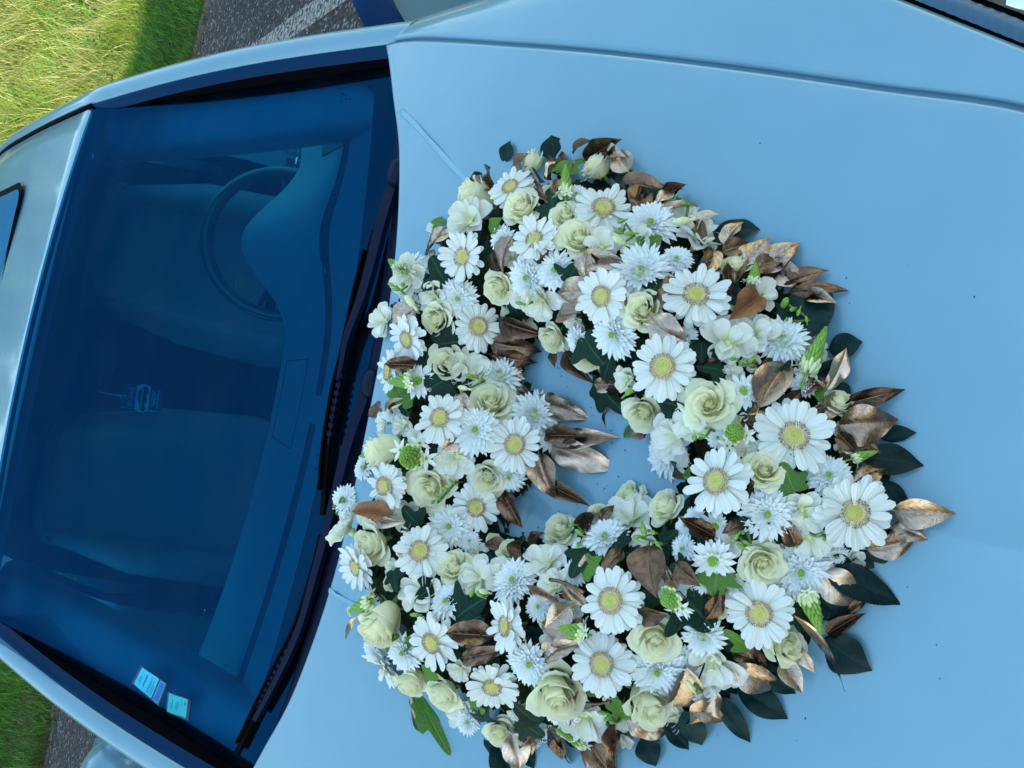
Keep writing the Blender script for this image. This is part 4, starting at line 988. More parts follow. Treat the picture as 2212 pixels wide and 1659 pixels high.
ROSE = [(1040,425,85,'bud',(-.55,.5,0)),(1128,449,92,'mid',None),(1222,468,78,'mid',None),(1250,512,106,'open',None),(1291,362,85,'mid',(.2,.7,0)),(1152,352,72,'mid',(-.2,.7,0)),
 (1080,620,84,'mid',None),(947,690,86,'mid',(-.3,.1,0)),(1390,672,104,'mid',None),(967,785,104,'open',None),(1060,868,118,'open',None),(1195,731,76,'mid',None),(1268,774,66,'mid',(.1,-.5,0)),
 (1530,873,124,'open',None),(1392,892,98,'mid',(0,-.6,0)),(1808,873,84,'mid',(.7,.2,0)),(1650,1015,98,'mid',None),(838,968,88,'bud',(-.5,.6,0)),(930,1054,110,'open',None),
 (1055,1032,92,'mid',None),(1440,1096,94,'mid',None),(1362,1070,74,'mid',(0,.4,0)),(805,1175,104,'mid',(-.3,.3,0)),(1212,1145,84,'mid',None),(980,1226,86,'mid',None),
 (832,1335,102,'bud',(-.9,-.2,0)),(1648,1215,108,'mid',(0,-.2,0)),(1198,1482,128,'bud',(-.1,-.9,0)),(1418,1378,116,'mid',(.0,-.3,0)),(1697,1395,98,'mid',(.5,-.7,0)),(960,1497,92,'mid',None),
 (1396,1508,108,'bud',(.1,-1.2,0)),(890,1470,92,'mid',(-.5,-.4,0)),(1082,1578,80,'mid',(-.1,-.8,0)),(1588,577,76,'mid',(.5,.4,0)),(1290,1108,50,'mid',None),(1100,1190,60,'mid',None)]
for i, q in enumerate(ROSE): rose(*q[:3], kind=q[3], tilt=q[4], seed=i)

# ---- chrysanthemum
def mum_variant(kind, seed):
    g = np.random.default_rng(seed); mb = MB()
    if kind == 'full': rings = [(20, 1.0, -.10, .25), (22, .97, .05, .24), (22, .88, .20, .22), (22, .76, .36, .20), (20, .62, .52, .18), (18, .48, .70, .15), (15, .34, .85, .12), (12, .22, .95, .09)]
    elif kind == 'single': rings = [(14, 1.0, .02, .30), (13, .92, .18, .27), (14, .60, .55, .2), (12, .46, .95, .14)]
    else: rings = [(20, .95, -.35, .22), (22, 1.0, -.05, .21), (22, .95, .22, .20), (22, .86, .5, .19), (20, .76, .8, .18), (16, .66, 1.05, .17), (11, .58, 1.3, .15), (6, .52, 1.45, .13)]
    for ri, (n, ln, el, wd) in enumerate(rings):
        for i in range(n):
            a = 2*math.pi*(i+.5*(ri % 2)+g.uniform(-.25, .25))/n; l_ = ln*g.uniform(.86, 1.06); e_ = el+g.uniform(-.10, .10); ww = wd*g.uniform(.85, 1.1)
            ce, se = math.cos(e_), math.sin(e_); ca, sa = math.cos(a), math.sin(a); r0 = .07+.02*(len(rings)-ri)*.3
            def f(u, v):
                pr = math.sin(math.pi*min(1, .22+.62*v))*(1 if v < .8 else (1-v)/.2*.8+.2 if v < 1 else .08)
                x = u*ww*.5*pr; y = r0+l_*v; z = .05*abs(u)*pr+(.14*v*v*l_ if el > .3 else -.05*v*v)
                yy = y*ce-z*se; zz = y*se+z*ce
                return (yy*sa+x*ca, yy*ca-x*sa, zz*.75)
            mb.grid(f, 3, 6)
    mb.ell((0, 0, .03), (.42, .42, .13 if kind != 'dome' else .3), 14, 6)
    eye = MB(); er = {'full': .11, 'single': .26, 'dome': .06}[kind]; ez = {'full': .20, 'single': .16, 'dome': .40}[kind]
    eye.ell((0, 0, ez), (er, er, er*.5), 12, 6)
    for k in range(26): a, r = k*2.4, er*.98*math.sqrt(k/26); eye.ell((r*math.cos(a), r*math.sin(a), ez+er*.5*math.sqrt(max(0, 1-(r/er)**2))), (er*.16,)*3, 5, 3)
    return mb.mesh('florets', MT['mum']), eye.mesh('eye', MT['eye'])
MV = {k: [mum_variant(k, s) for s in (1, 2)] for k in ('full', 'single', 'dome')}
def mum(px, py, wpx, kind='full', lift=.006, tilt=None, seed=0):
    g = np.random.default_rng(900+seed); P = at(px, py, lift); n = facing(P, .8, .25, .12, g)
    if tilt is not None: n = nrm(n+np.array(tilt))
    s = wpx*.5*mpp(P)*1.10; fl, ey = MV[kind][seed % 2]
    o = place('chrysanthemum', ey, xf(P, n, s, spin=g.uniform(0, 6.28))); q = link('florets', fl, o); q['kind'] = 'stuff'
MUMS = [(1405,485,112),(1385,587,118,'dome'),(1140,600,88),(1200,583,82),(990,645,78),(1327,722,104),(1082,812,88,'dome'),(1155,895,98,'dome'),(1028,930,98),(1100,1030,68),(1605,845,72,'single'),(1657,1110,106),
 (1790,1028,88),(1540,1210,86,'single'),(1728,1235,116),(970,1138,86),(1308,1160,88),(965,1300,80),(1110,1255,94),(872,1408,82),(1692,735,100,'dome'),(1520,1373,86,'dome'),(1420,1448,112),(1205,1530,90),(1462,560,62),
 (1085,517,58),(1440,985,100),(890,572,60,'single'),(1145,1432,92),(1250,740,66),(1040,1040,50),(905,823,70,'single'),(1245,420,46),(1735,830,56),(812,1398,60),(1010,1560,56),(745,1080,60),(785,1010,50)]
for i, q in enumerate(MUMS): mum(*q[:3], kind=q[3] if len(q) > 3 else 'full', seed=i)

# ---- freesia
def fpet(ln, wd, cup, el, seed):
    g = np.random.default_rng(seed); w1 = g.uniform(0, 6)
    def f(u, v):
        pr = (.30+.70*math.sin(math.pi*.5*min(1, v*1.55)))*(1 if v < .62 else math.sqrt(max(0, 1-((v-.62)/.385)**2))); x = u*wd*.5*pr; t = el*(1-.55*v)
        y = .06+ln*(v*math.cos(t)); z = -.35+ln*v*math.sin(t)+cup*(u*u)*pr*.7+.30*max(0, v-.45)**2-.5*max(0, v-.8)**2+.045*math.sin(5*u+w1)*v
        return (x, y, z)
    return MB().grid(f, 9, 9).mesh('freesia_petal', MT['freesia'])
FP = [fpet(1.02, .82, .30, .55, 1), fpet(.98, .76, .36, .62, 2), fpet(.80, .66, .42, .95, 3), fpet(.66, .52, .45, 1.2, 4)]
BUD = MB().ell((0, 0, 0), (.16, .16, .34), 10, 9).tube([(0, 0, -.3), (0, 0, -.6)], [.07, .05], 6)
BUDG = BUD.mesh('bud', MT['bud']); BUDP = BUD.mesh('bud', MT['budpale'])
CUPM = MB().ell((0, 0, -.42), (.17, .17, .22), 10, 6).tube([(0, 0, -.4), (0, 0, -.95)], [.14, .08], 8).mesh('freesia', MT['budpale'])
def freesia(px, py, wpx, lift=.008, tilt=None, seed=0, buds=0, bdir=(0, 1)):
    g = np.random.default_rng(1300+seed); P = at(px, py, lift); n = facing(P, .8, .2, .18, g)
    if tilt is not None: n = nrm(n+np.array(tilt))
    s = wpx*.5*mpp(P)*1.22; o = place('freesia', CUPM, xf(P, n, s, spin=g.uniform(0, 6.28)))
    mbf = MB()
    for i in range(11):
        k, off = (g.integers(0, 2), 0) if i < 6 else ((2, .5) if i < 9 else (3, .2))
        rot, sc_ = (g.normal()*.10, g.normal()*.10, 2*math.pi*(i/6 if i < 6 else i/3 if i < 9 else i/2)+off+g.normal()*.15), g.uniform(.85, 1.1)
        if NFREE[0] < 27: q = link('freesia_petal', FP[k], o); q.rotation_euler = rot; q.scale = (sc_,)*3
        else: append_mesh(mbf, FP[k], Euler(rot).to_matrix().to_4x4() @ Matrix.Diagonal((sc_, sc_, sc_, 1)))
    if mbf.v: mbf.build('freesia_petals', MT['freesia'], o)['kind'] = 'stuff'
    NFREE[0] += 1
FREE = [(1010,472,96),(1300,527,72),(1372,518,74),(1512,505,92),(1478,465,62),(885,600,84),(932,640,66),(1165,655,84),(1120,640,56),(1575,735,104),(1625,722,90),(1645,638,66),(1022,808,92),(1490,912,74),(1455,948,104),(740,1138,90),(985,990,84),
 (1178,1210,96),(905,1275,98),(1030,1248,86),(1358,1112,96),(1738,1105,86),(1750,1168,88),(1262,1556,104),(1538,1440,110),(1520,1480,70),(825,692,72),(1000,1548,78),(1355,818,60),(1085,1245,76),(1195,1265,66),(1580,1460,54),(1100,1605,50)]
for i, q in sorted(enumerate(FREE), key=lambda a: -a[1][2]): freesia(*q, seed=i)
def buds(pts, seed=0):
    """sprig of green freesia buds"""
    g = np.random.default_rng(seed); P0 = at(pts[0][0], pts[0][1], .025); s0 = mpp(P0)
    st = MB(); ps = [at(x, y, .03) for x, y, *_ in pts]; o = None
    st.tube([p-P0-np.array([0, 0, .008]) for p in ps]+[ps[-1]-P0+np.array([0, .01, -.03])], .0017, 6)
    o = st.build('bud_sprig', MT['stem']); o.parent = wreath; o.location = tuple(P0-WC)
    for k, (p, (x, y, r, pale)) in enumerate(zip(ps, pts)):
        q = link('bud', BUDP if pale else BUDG, o); d = nrm(g.normal(size=3)*.5+np.array([0, .2, .7]))
        q.matrix_local = xf(p-P0, d, r*mpp(p)*1.6*.9)
buds([(1335,500,24,0),(1342,478,20,0),(1360,505,24,0),(1338,520,38,1)], 1)
buds([(1462,425,16,0),(1446,430,14,0),(1478,440,18,0),(1472,478,40,1)], 2)
buds([(1695,655,34,0),(1712,668,22,0),(1725,675,18,0),(1742,690,16,0),(1700,690,16,0)], 3)
buds([(1583,775,22,0),(1600,785,18,0),(1622,778,20,0)], 4)
buds([(1500,945,26,0),(1515,940,20,0),(1525,925,16,0)], 5)
buds([(870,615,22,0),(855,625,18,0),(845,615,18,0),(885,650,36,1)], 6)
buds([(1015,812,22,0),(1038,820,18,0),(1000,838,26,1)], 7)
buds([(1390,1145,30,0),(1410,1150,22,0),(1375,1160,22,0),(1420,1175,18,0)], 8)
buds([(1590,1160,22,0),(1600,1180,20,0),(1612,1172,18,0),(1605,1150,18,0)], 9)
buds([(1020,1280,22,0),(1045,1278,26,1),(1036,1285,20,0)], 10)
buds([(1300,1540,22,0),(1312,1552,20,0),(1322,1560,18,0)], 11)
buds([(960,1055,16,0),(945,1075,16,0),(935,1085,16,0),(975,1040,18,0)], 12)
buds([(1140,650,24,1),(1122,655,20,0)], 13); buds([(1360,845,28,0),(1348,832,22,1)], 14)
buds([(795,965,26,1),(785,985,18,0)], 15); buds([(1235,1135,18,0),(1250,1150,22,0)], 16)
buds([(1490,1480,26,1),(1505,1495,14,0)], 17); buds([(1770,1155,22,0),(1785,1165,18,0)], 18); buds([(895,1328,20,0),(905,1340,16,1)], 19)

# ---- star-of-Bethlehem spikes: cone of overlapping buds, small open stars at the foot
def spike_mesh():
    mb = MB(); g = np.random.default_rng(11); n = 78
    for k in range(n):
        t = k/(n-1); a = k*2.3999; r = .30*(1-t)**.75+.02; z = t*1.0; rb = .085*(1-t)**.5+.022
        d = nrm((math.cos(a)*(1-t), math.sin(a)*(1-t), .75+t)); x, y, zz = basis(d)
        Mx = np.array([[x[0], y[0], d[0], r*math.cos(a)], [x[1], y[1], d[1], r*math.sin(a)], [x[2], y[2], d[2], z], [0, 0, 0, 1]])
        mb.ell((0, 0, 0), (rb, rb, rb*1.75), 7, 5, 0 if t > .18 else 1, Mx)
    mb.tube([(0, 0, -.4), (0, 0, .9)], [.07, .03], 6)
    return mb.mesh('bud_spike', [MT['bud'], MT['budpale']])
SPK = spike_mesh()
STAR = MB()
for k in range(6):
    a = math.pi*k/3; STAR.grid(lambda u, v: (v*math.cos(a)-u*.17*math.sin(math.pi*min(1, .12+v*.86))*math.sin(a), v*math.sin(a)+u*.17*math.sin(math.pi*min(1, .12+v*.86))*math.cos(a), .25*v-.1*v*v+.04*u*u), 3, 6, 0)
STAR.ell((0, 0, .06), (.12, .12, .14), 8, 5, 1)
STAR = STAR.mesh('star_flower', [MT['mum'], MT['bud']])
def spike(bx, by, tx, ty, wpx, lift=.02, stars=3, seed=0):
    g = np.random.default_rng(1700+seed); A = at(bx, by, lift); B = at(tx, ty, lift+.012)
    if abs(bx-tx)+abs(by-ty) < 12: B = A+top_n(A[0], A[1])*.030+.008*nrm(CAM-A)
    d = B-A; Ln = np.linalg.norm(d); s = wpx*mpp(A)/.68
    o = place('bud_spike', SPK, xf(A, d, (s, s, max(Ln, s*.5)), up=(1, .2, .1)))
    for k in range(stars):
        a = g.uniform(0, 6.28); q = link('star_flower', STAR, o); q.location = (.45*math.cos(a), .45*math.sin(a), g.uniform(-.15, .05)); q.scale = (.42, .42, .42*s/max(Ln, s*.5)); q.rotation_euler = (g.uniform(.2, .9), 0, a+1.57)
for i, q in enumerate([(1222,422,1222,358,26),(1627,612,1633,568,24),(1745,800,1784,708,34),(888,822,840,826,30),(866,582,840,561,24),(893,985,888,983,46),(1585,940,1590,938,38),(1452,1290,1436,1300,44),(1258,1368,1206,1356,32),(1742,1282,1774,1368,36),(800,1300,754,1321,30),(1845,990,1895,975,20),(1260,1610,1200,1575,18)]):
    spike(*q, seed=i)

# ---- leaves
def lv(kind, n, **kw):
    out = []
    for k in range(n):
        g = np.random.default_rng(hash(kind) % 1000+k if False else 40+k)
        a = dict(W=.56, fold=.28, curl=.16, quilt=.055, tipc=.1, twist=g.uniform(-.35, .35), wave=.05, ph=g.uniform(0, 6)); a['fold'] = g.uniform(.15, .8); a['curl'] = g.uniform(-.05, .5); a['wave'] = g.uniform(.03, .12); a.update(kw); out.append(a)
    return out
LM = {}
for nm, m_, kw, n in (('gold', 'gold', {}, 6), ('silver', 'silver', {}, 4), ('brown', 'brown', {}, 5), ('russet', 'russet', {}, 2)):
    LM[nm] = [leafmesh('bronze_leaf' if nm != 'russet' else 'russet_leaf', MT[m_], **a) for a in lv(nm, n, **kw)]
LM['dark'] = [leafmesh('evergreen_leaf', MT['dark'], **a) for a in lv('dark', 6, serr=.10, quilt=.012, nv=45, pw=.95, fold=.22, curl=.12, tipc=.04, wave=.05)]
LM['green'] = [leafmesh('green_leaf', MT['green'], **a) for a in lv('green', 2, quilt=.012)]
IV5 = [(0, .58, .40), (1.15, .34, .34), (-1.15, .34, .34), (2.1, .18, .3), (-2.1, .18, .3)]; IV3 = [(0, .62, .46), (1.35, .40, .40), (-1.35, .40, .40)]
LM['ivy'] = [ivymesh(MT['ivy'], IV5), ivymesh(MT['ivy'], IV3, .3)]; LM['ivyg'] = [ivymesh(MT['green'], IV5), ivymesh(MT['green'], IV3)]
LN = {'gold': 'bronze_leaf', 'silver': 'bronze_leaf', 'brown': 'bronze_leaf', 'russet': 'russet_leaf', 'dark': 'evergreen_leaf', 'green': 'green_leaf', 'ivy': 'ivy_leaf', 'ivyg': 'ivy_leaf'}
def leaf(kind, bx, by, tx, ty, wpx, lb=.009, lt=.030, roll=None, seed=0):
    g = np.random.default_rng(2100+seed); A = at(bx, by, lb); B = at(tx, ty, lt); d = B-A; Ln = np.linalg.norm(d)
    mx_ = .85*math.hypot(bx-tx, by-ty)*mpp(A)*2.2+.01
    if Ln > mx_: B = A+d/Ln*mx_; d = B-A; Ln = mx_
    n = nrm(top_n((A[0]+B[0])/2, (A[1]+B[1])/2, .6)+.35*nrm(CAM-A)); n = nrm(n-d*(n@d)/(d@d)); x = np.cross(d/Ln, n)
    ro = g.uniform(-.55, .55) if roll is None else roll
    n2 = math.cos(ro)*n+math.sin(ro)*x; x2 = np.cross(d/Ln, n2); s = wpx*mpp(A)/(.56 if not kind.startswith('ivy') else 1.0); y = d/Ln
    Mx = Matrix(((x2[0]*s, y[0]*Ln, n2[0]*Ln, A[0]), (x2[1]*s, y[1]*Ln, n2[1]*Ln, A[1]), (x2[2]*s, y[2]*Ln, n2[2]*Ln, A[2]), (0, 0, 0, 1)))
    me = LM[kind][seed % len(LM[kind])]; return place(LN[kind], me, Mx)
GOLD = '''brown 1075 420 1043 351 46|brown 1105 372 1124 321 40|gold 1178 432 1125 358 56|gold 978 500 893 523 74|gold 1106 512 1062 572 50|brown 1263 345 1342 301 48|silver 1357 371 1327 322 52|brown 1341 399 1433 387 42|brown 1383 455 1388 390 48
silver 1409 453 1461 383 36|silver 1423 463 1508 427 24|gold 1194 420 1204 375 22|silver 1181 385 1209 345 24|gold 1266 602 1256 537 46|gold 1262 560 1341 566 46|gold 1290 622 1186 633 60|gold 1248 676 1181 676 44|brown 1221 758 1262 823 36|brown 1194 752 1190 781 22
gold 1482 738 1379 694 76|gold 1540 540 1512 610 44|gold 1640 585 1712 515 62|gold 1655 570 1722 607 56|brown 1701 633 1809 604 40|russet 1642 640 1576 690 62|brown 1579 632 1570 566 24|gold 1640 880 1703 757 78|silver 1786 842 1844 757 42|brown 1822 872 1942 848 40
gold 1812 918 1936 914 88|brown 1812 935 1855 982 34|gold 1838 1048 1910 985 54|gold 1930 1102 2054 1114 64|gold 1926 1138 1995 1152 54|gold 1872 1186 1986 1176 54|silver 1772 1234 1855 1308 78|brown 1815 1335 1871 1292 22|brown 1788 1370 1848 1330 34|gold 1688 1428 1732 1490 46|silver 1722 1395 1748 1452 30
gold 1580 1440 1686 1500 64|silver 1545 1490 1508 1595 66|silver 1482 1440 1450 1564 88|gold 1355 1552 1440 1594 66|brown 1272 1600 1312 1678 46|brown 1330 1556 1336 1680 36|silver 1262 1600 1268 1660 22|gold 1176 1410 1230 1392 44|gold 1232 1545 1250 1490 34|silver 1105 1585 1128 1662 62
brown 1072 1375 962 1368 54|brown 1000 1420 1060 1415 40|russet 848 1112 760 1104 44|silver 864 1184 891 1214 26|silver 805 1360 762 1372 14|brown 1129 1224 1132 1150 52|brown 1140 1172 1160 1148 26|brown 1256 1164 1282 1084 48|brown 1296 1126 1322 1088 26|brown 1100 1182 1040 1165 30|gold 1209 1300 1134 1262 20|gold 1266 1310 1215 1258 24
gold 1232 1308 1182 1356 54|silver 1170 1345 1222 1386 44|brown 1402 1178 1388 1258 82|brown 1545 1160 1468 1118 38|brown 1560 1272 1530 1360 38|gold 1160 860 1238 901 52|gold 1212 956 1306 939 44|silver 1192 962 1295 1012 68|brown 1178 940 1262 942 42|gold 1164 978 1182 1070 64|brown 1188 1050 1248 1078 36|brown 1396 930 1364 940 30
brown 1462 1000 1446 1040 28|gold 1605 575 1648 498 54|brown 1615 590 1692 542 46|gold 1565 530 1592 468 42|silver 1505 480 1545 452 30|brown 1690 612 1762 572 42|gold 1585 615 1602 545 46|brown 1735 850 1792 798 38|gold 1765 905 1834 842 42|brown 1845 945 1902 962 40|gold 1285 350 1352 338 42|brown 1425 430 1482 398 36|gold 1742 640 1790 640 36|brown 1240 330 1262 296 30|gold 1500 1520 1560 1560 44|brown 1210 1590 1200 1650 36|brown 1088 1064 1128 1140 42|brown 1092 1060 1100 1135 30|gold 990 950 958 975 32|gold 985 852 1005 884 38|gold 902 664 816 708 56|brown 904 790 830 786 32|brown 1058 738 1152 764 50|brown 1078 690 1155 728 44|brown 1060 765 1140 790 40|gold 1015 880 985 855 30|gold 1215 1392 1178 1420 40|brown 1460 600 1425 640 40|brown 1560 545 1622 520 42|brown 1490 470 1535 520 30|brown 1700 870 1735 850 34
gold 1130 820 1100 800 30|brown 1345 1190 1300 1220 40|brown 1460 1220 1500 1260 46|brown 1620 1030 1590 1080 40|brown 1720 1180 1700 1140 40|brown 1380 1320 1440 1330 50|brown 1180 560 1150 545 34|gold 805 1115 840 1140 30'''
k = 0
for row in GOLD.replace('\n', '|').split('|'):
    a = row.split(); leaf(a[0], *map(float, a[1:6]), seed=k); k += 1
# long dry curled leaves hanging over the rim
def curled(pts, wpx, m, l0=.02):
    P = crom([at(x, y, l0) for x, y in pts], 16); mb = MB(); A = P[0]; wd = wpx*mpp(A)
    def f(u, v):
        i = int(round(v*15)); p = P[i]-A; t = nrm(P[min(15, i+1)]-P[max(0, i-1)]); b_ = nrm(np.cross(t, (0, 0, 1))); w_ = wd*.5*math.sin(math.pi*min(1, .15+.83*(1-v)))
        tw = 2.2*v; q = p+u*w_*(b_*math.cos(tw)+np.array([0, 0, 1])*math.sin(tw))+np.array([0, 0, 1])*abs(u)*w_*.5; return tuple(q)
    o = mb.grid(f, 5, 16).build('curled_leaf', MT[m], wreath); o.location = tuple(A-WC)
curled([(1715,1330),(1745,1352),(1774,1385),(1806,1435),(1826,1494)], 26, 'gold', .03); curled([(887,1490),(893,1530),(902,1570),(917,1588)], 11, 'silver', .012)
curled([(778,1328),(760,1348),(748,1380)], 13, 'silver', .01); curled([(872,860),(845,868),(832,890)], 12, 'silver', .01); curled([(870,870),(850,885),(848,895)], 10, 'silver', .01); curled([(1230,395),(1242,340)], 7, 'silver', .03)
curled([(1315,880),(1305,900),(1310,925)], 8, 'brown', .01)
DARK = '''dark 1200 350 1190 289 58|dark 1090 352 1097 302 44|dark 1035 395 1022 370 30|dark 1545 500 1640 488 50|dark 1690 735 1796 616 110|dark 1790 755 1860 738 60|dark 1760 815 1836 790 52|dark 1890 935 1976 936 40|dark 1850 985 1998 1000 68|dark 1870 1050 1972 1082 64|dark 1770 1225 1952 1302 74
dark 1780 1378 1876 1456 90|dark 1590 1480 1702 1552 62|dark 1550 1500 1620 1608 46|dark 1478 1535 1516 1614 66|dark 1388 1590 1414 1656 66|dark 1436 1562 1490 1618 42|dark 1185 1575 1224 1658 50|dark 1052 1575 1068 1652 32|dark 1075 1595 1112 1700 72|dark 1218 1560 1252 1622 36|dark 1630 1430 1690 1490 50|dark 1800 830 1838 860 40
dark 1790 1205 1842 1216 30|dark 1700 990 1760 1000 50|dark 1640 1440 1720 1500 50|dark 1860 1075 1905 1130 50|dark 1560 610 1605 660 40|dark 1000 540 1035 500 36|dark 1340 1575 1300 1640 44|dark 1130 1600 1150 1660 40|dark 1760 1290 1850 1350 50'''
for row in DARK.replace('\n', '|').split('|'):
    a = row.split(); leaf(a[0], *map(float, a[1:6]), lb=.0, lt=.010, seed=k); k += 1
IVY = '''ivy 965 615 935 565 66|ivy 1195 465 1190 420 56|ivy 905 1135 875 1105 60|ivy 850 1232 852 1268 40|ivy 940 1260 905 1290 52|ivy 985 1335 1030 1300 100|ivy 1040 1330 1000 1350 70|ivy 1155 1400 1155 1490 66|ivy 1480 1290 1530 1345 112|ivyg 1548 1240 1545 1280 78|ivy 1262 728 1290 775 84|ivy 1290 830 1335 882 66|ivy 1425 600 1402 648 46
ivy 930 840 990 800 70|ivy 940 745 1010 735 80|ivyg 905 1508 955 1602 46|ivyg 1210 372 1255 342 34|ivyg 1215 365 1185 355 30|ivyg 1385 540 1420 512 40|green 1062 505 1085 470 34|green 1495 1040 1470 1000 28|ivy 1330 1165 1325 1215 70|ivy 1225 610 1240 580 60|ivyg 870 860 845 818 44|green 870 880 885 850 34|ivyg 1715 1060 1695 1010 60
ivy 1270 1190 1240 1230 56|ivyg 1260 1215 1300 1240 44|ivy 1160 1560 1120 1535 60|ivy 1130 1560 1165 1590 70|ivy 1420 860 1460 880 50|ivy 1650 900 1690 860 60|ivy 1560 800 1520 790 60|ivyg 740 1110 738 1082 34|ivy 1320 775 1300 820 60|ivyg 800 980 765 1010 40|ivy 1000 820 1010 845 30|ivyg 1755 845 1780 830 52|ivy 1050 1560 1040 1520 44
ivyg 1030 1540 1020 1500 34|ivyg 930 1440 920 1480 30|green 880 1400 900 1380 28|ivyg 830 1385 850 1375 30|ivy 1130 690 1100 660 50|ivyg 950 470 938 492 24|ivyg 1345 1520 1330 1560 46|ivyg 1265 1500 1250 1475 44|ivy 1690 955 1720 980 40|ivy 1640 1160 1610 1130 60|ivy 1740 1310 1690 1350 50|ivyg 1620 1400 1580 1375 40'''
for row in IVY.replace('\n', '|').split('|'):
    a = row.split(); leaf(a[0], *map(float, a[1:6]), lb=.006, lt=.014, roll=0.0 if RNG.random() < .5 else None, seed=k); k += 1
# small white blooms, sprigs and leaves that fill the remaining gaps between the big heads
HEADS = [(q[0], q[1], q[2]*.52) for q in GERB+ROSE+MUMS+FREE]+[(893, 985, 25), (1585, 940, 22), (1452, 1290, 24)]
g = np.random.default_rng(88); cand = [(x+g.uniform(-9, 9), y+g.uniform(-9, 9)) for x in range(700, 1960, 17) for y in range(320, 1640, 17)]; g.shuffle(cand); OP, IP = np.array(OUT, float), np.array(INN, float); nf = 0
for x, y in cand:
    p = np.array([x, y]); e = min(seg_d(p, OP), seg_d(p, IP))
    if not inside(p, OP) or inside(p, IP) or e < 8: continue
    gap = min(math.hypot(x-a, y-b)-r for a, b, r in HEADS)
    if gap < 7 or nf > 150: continue
    nf += 1; wd = min(80, 30+gap*1.5); r = g.random()
    if r < .30: freesia(x, y, wd, lift=-.004, seed=200+nf)
    elif r < .48: mum(x, y, wd, kind=('single', 'full', 'full')[nf % 3], lift=-.002, seed=200+nf)
    elif r < .62: rose(x, y, wd*.85, kind='mid', lift=-.008, seed=200+nf)
    elif r < .84: a = g.uniform(0, 6.28); leaf(('gold', 'brown', 'brown')[nf % 3], x-22*math.cos(a), y-22*math.sin(a), x+26*math.cos(a), y+26*math.sin(a), 34, lb=-.004, lt=.014, seed=300+nf)
    else: a = g.uniform(0, 6.28); leaf('ivy', x-14*math.cos(a), y-14*math.sin(a), x+18*math.cos(a), y+18*math.sin(a), 46, lb=.0, lt=.006, seed=300+nf)
    HEADS.append((x, y, wd*.40))
print('fillers', nf)
# filler foliage deep between the flowers: uncountable dark leaflets, one part
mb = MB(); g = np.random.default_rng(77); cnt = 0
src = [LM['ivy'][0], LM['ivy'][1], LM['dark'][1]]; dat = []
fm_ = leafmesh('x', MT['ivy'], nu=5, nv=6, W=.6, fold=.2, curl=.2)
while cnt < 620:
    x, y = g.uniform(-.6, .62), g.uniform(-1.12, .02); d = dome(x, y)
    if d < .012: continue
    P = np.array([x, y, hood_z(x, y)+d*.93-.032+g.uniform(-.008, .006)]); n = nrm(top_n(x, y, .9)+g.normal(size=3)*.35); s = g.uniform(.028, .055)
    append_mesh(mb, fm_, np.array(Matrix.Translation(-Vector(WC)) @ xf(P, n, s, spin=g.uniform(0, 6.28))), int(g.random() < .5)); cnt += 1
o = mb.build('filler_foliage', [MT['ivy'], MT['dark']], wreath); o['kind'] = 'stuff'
# bare twigs
mb = MB(); tw = [at(x, y, .02)-WC for x, y in ((1188,1252),(1215,1258),(1262,1280))]
mb.tube(crom(tw, 8), .0022, 6).build('twig', MT['brown'], wreath)
for pts in (((1080,700),(1100,705),(1115,690)), ((1785,870),(1760,880)), ((1335,620),(1350,640),(1352,660)), ((1320,1515),(1290,1520),(1260,1518))):
    MB().tube(crom([at(x, y, .018)-WC for x, y in pts], 8), .0018, 6).build('twig', MT['brown'], wreath)
# ------------------------------------------------------------------ small things
# ribbons that tie the heart down
def ribbon(pts, wpx, label):
    P = crom([march(x, y, lambda a, b: hood_z(a, b)+.003, .5, 2.2, 300) for x, y in pts], 18); A = P[0]; wd = [w_*mpp(p) for p, w_ in zip(P, np.interp(np.linspace(0, 1, 18), np.linspace(0, 1, len(wpx)), wpx))]
    mb = MB()
    def f(u, v):
        i = int(round(v*17)); t = nrm(P[min(17, i+1)]-P[max(0, i-1)]); b_ = nrm(np.cross(t, (0, .15, 1))); p = P[i]-A+u*wd[i]*.5*b_
        return (p[0], p[1], hood_z(p[0]+A[0], p[1]+A[1])-A[2]+.0022+.0016*math.sin(i*.55)*u+.0003*math.sin(i*2.1))
    o = mb.grid(f, 5, 18).build('ribbon', MT['ribbon'], None, True, tuple(A)); sm_ = o.modifiers.new('t', 'SOLIDIFY'); sm_.thickness = .00025
    return tag(o, label, 'ribbon', 'ribbons tying the heart down')
ribbon([(864, 238), (890, 262), (925, 302), (965, 346), (1022, 408)], [11, 13, 11, 14, 12, 10], 'pale satin ribbon running from the windscreen corner to the upper edge of the heart')
ribbon([(709, 1274), (720, 1282), (732, 1290), (775, 1312)], [10, 10, 9, 9], 'short ribbon end showing between the scuttle and the lower edge of the heart')
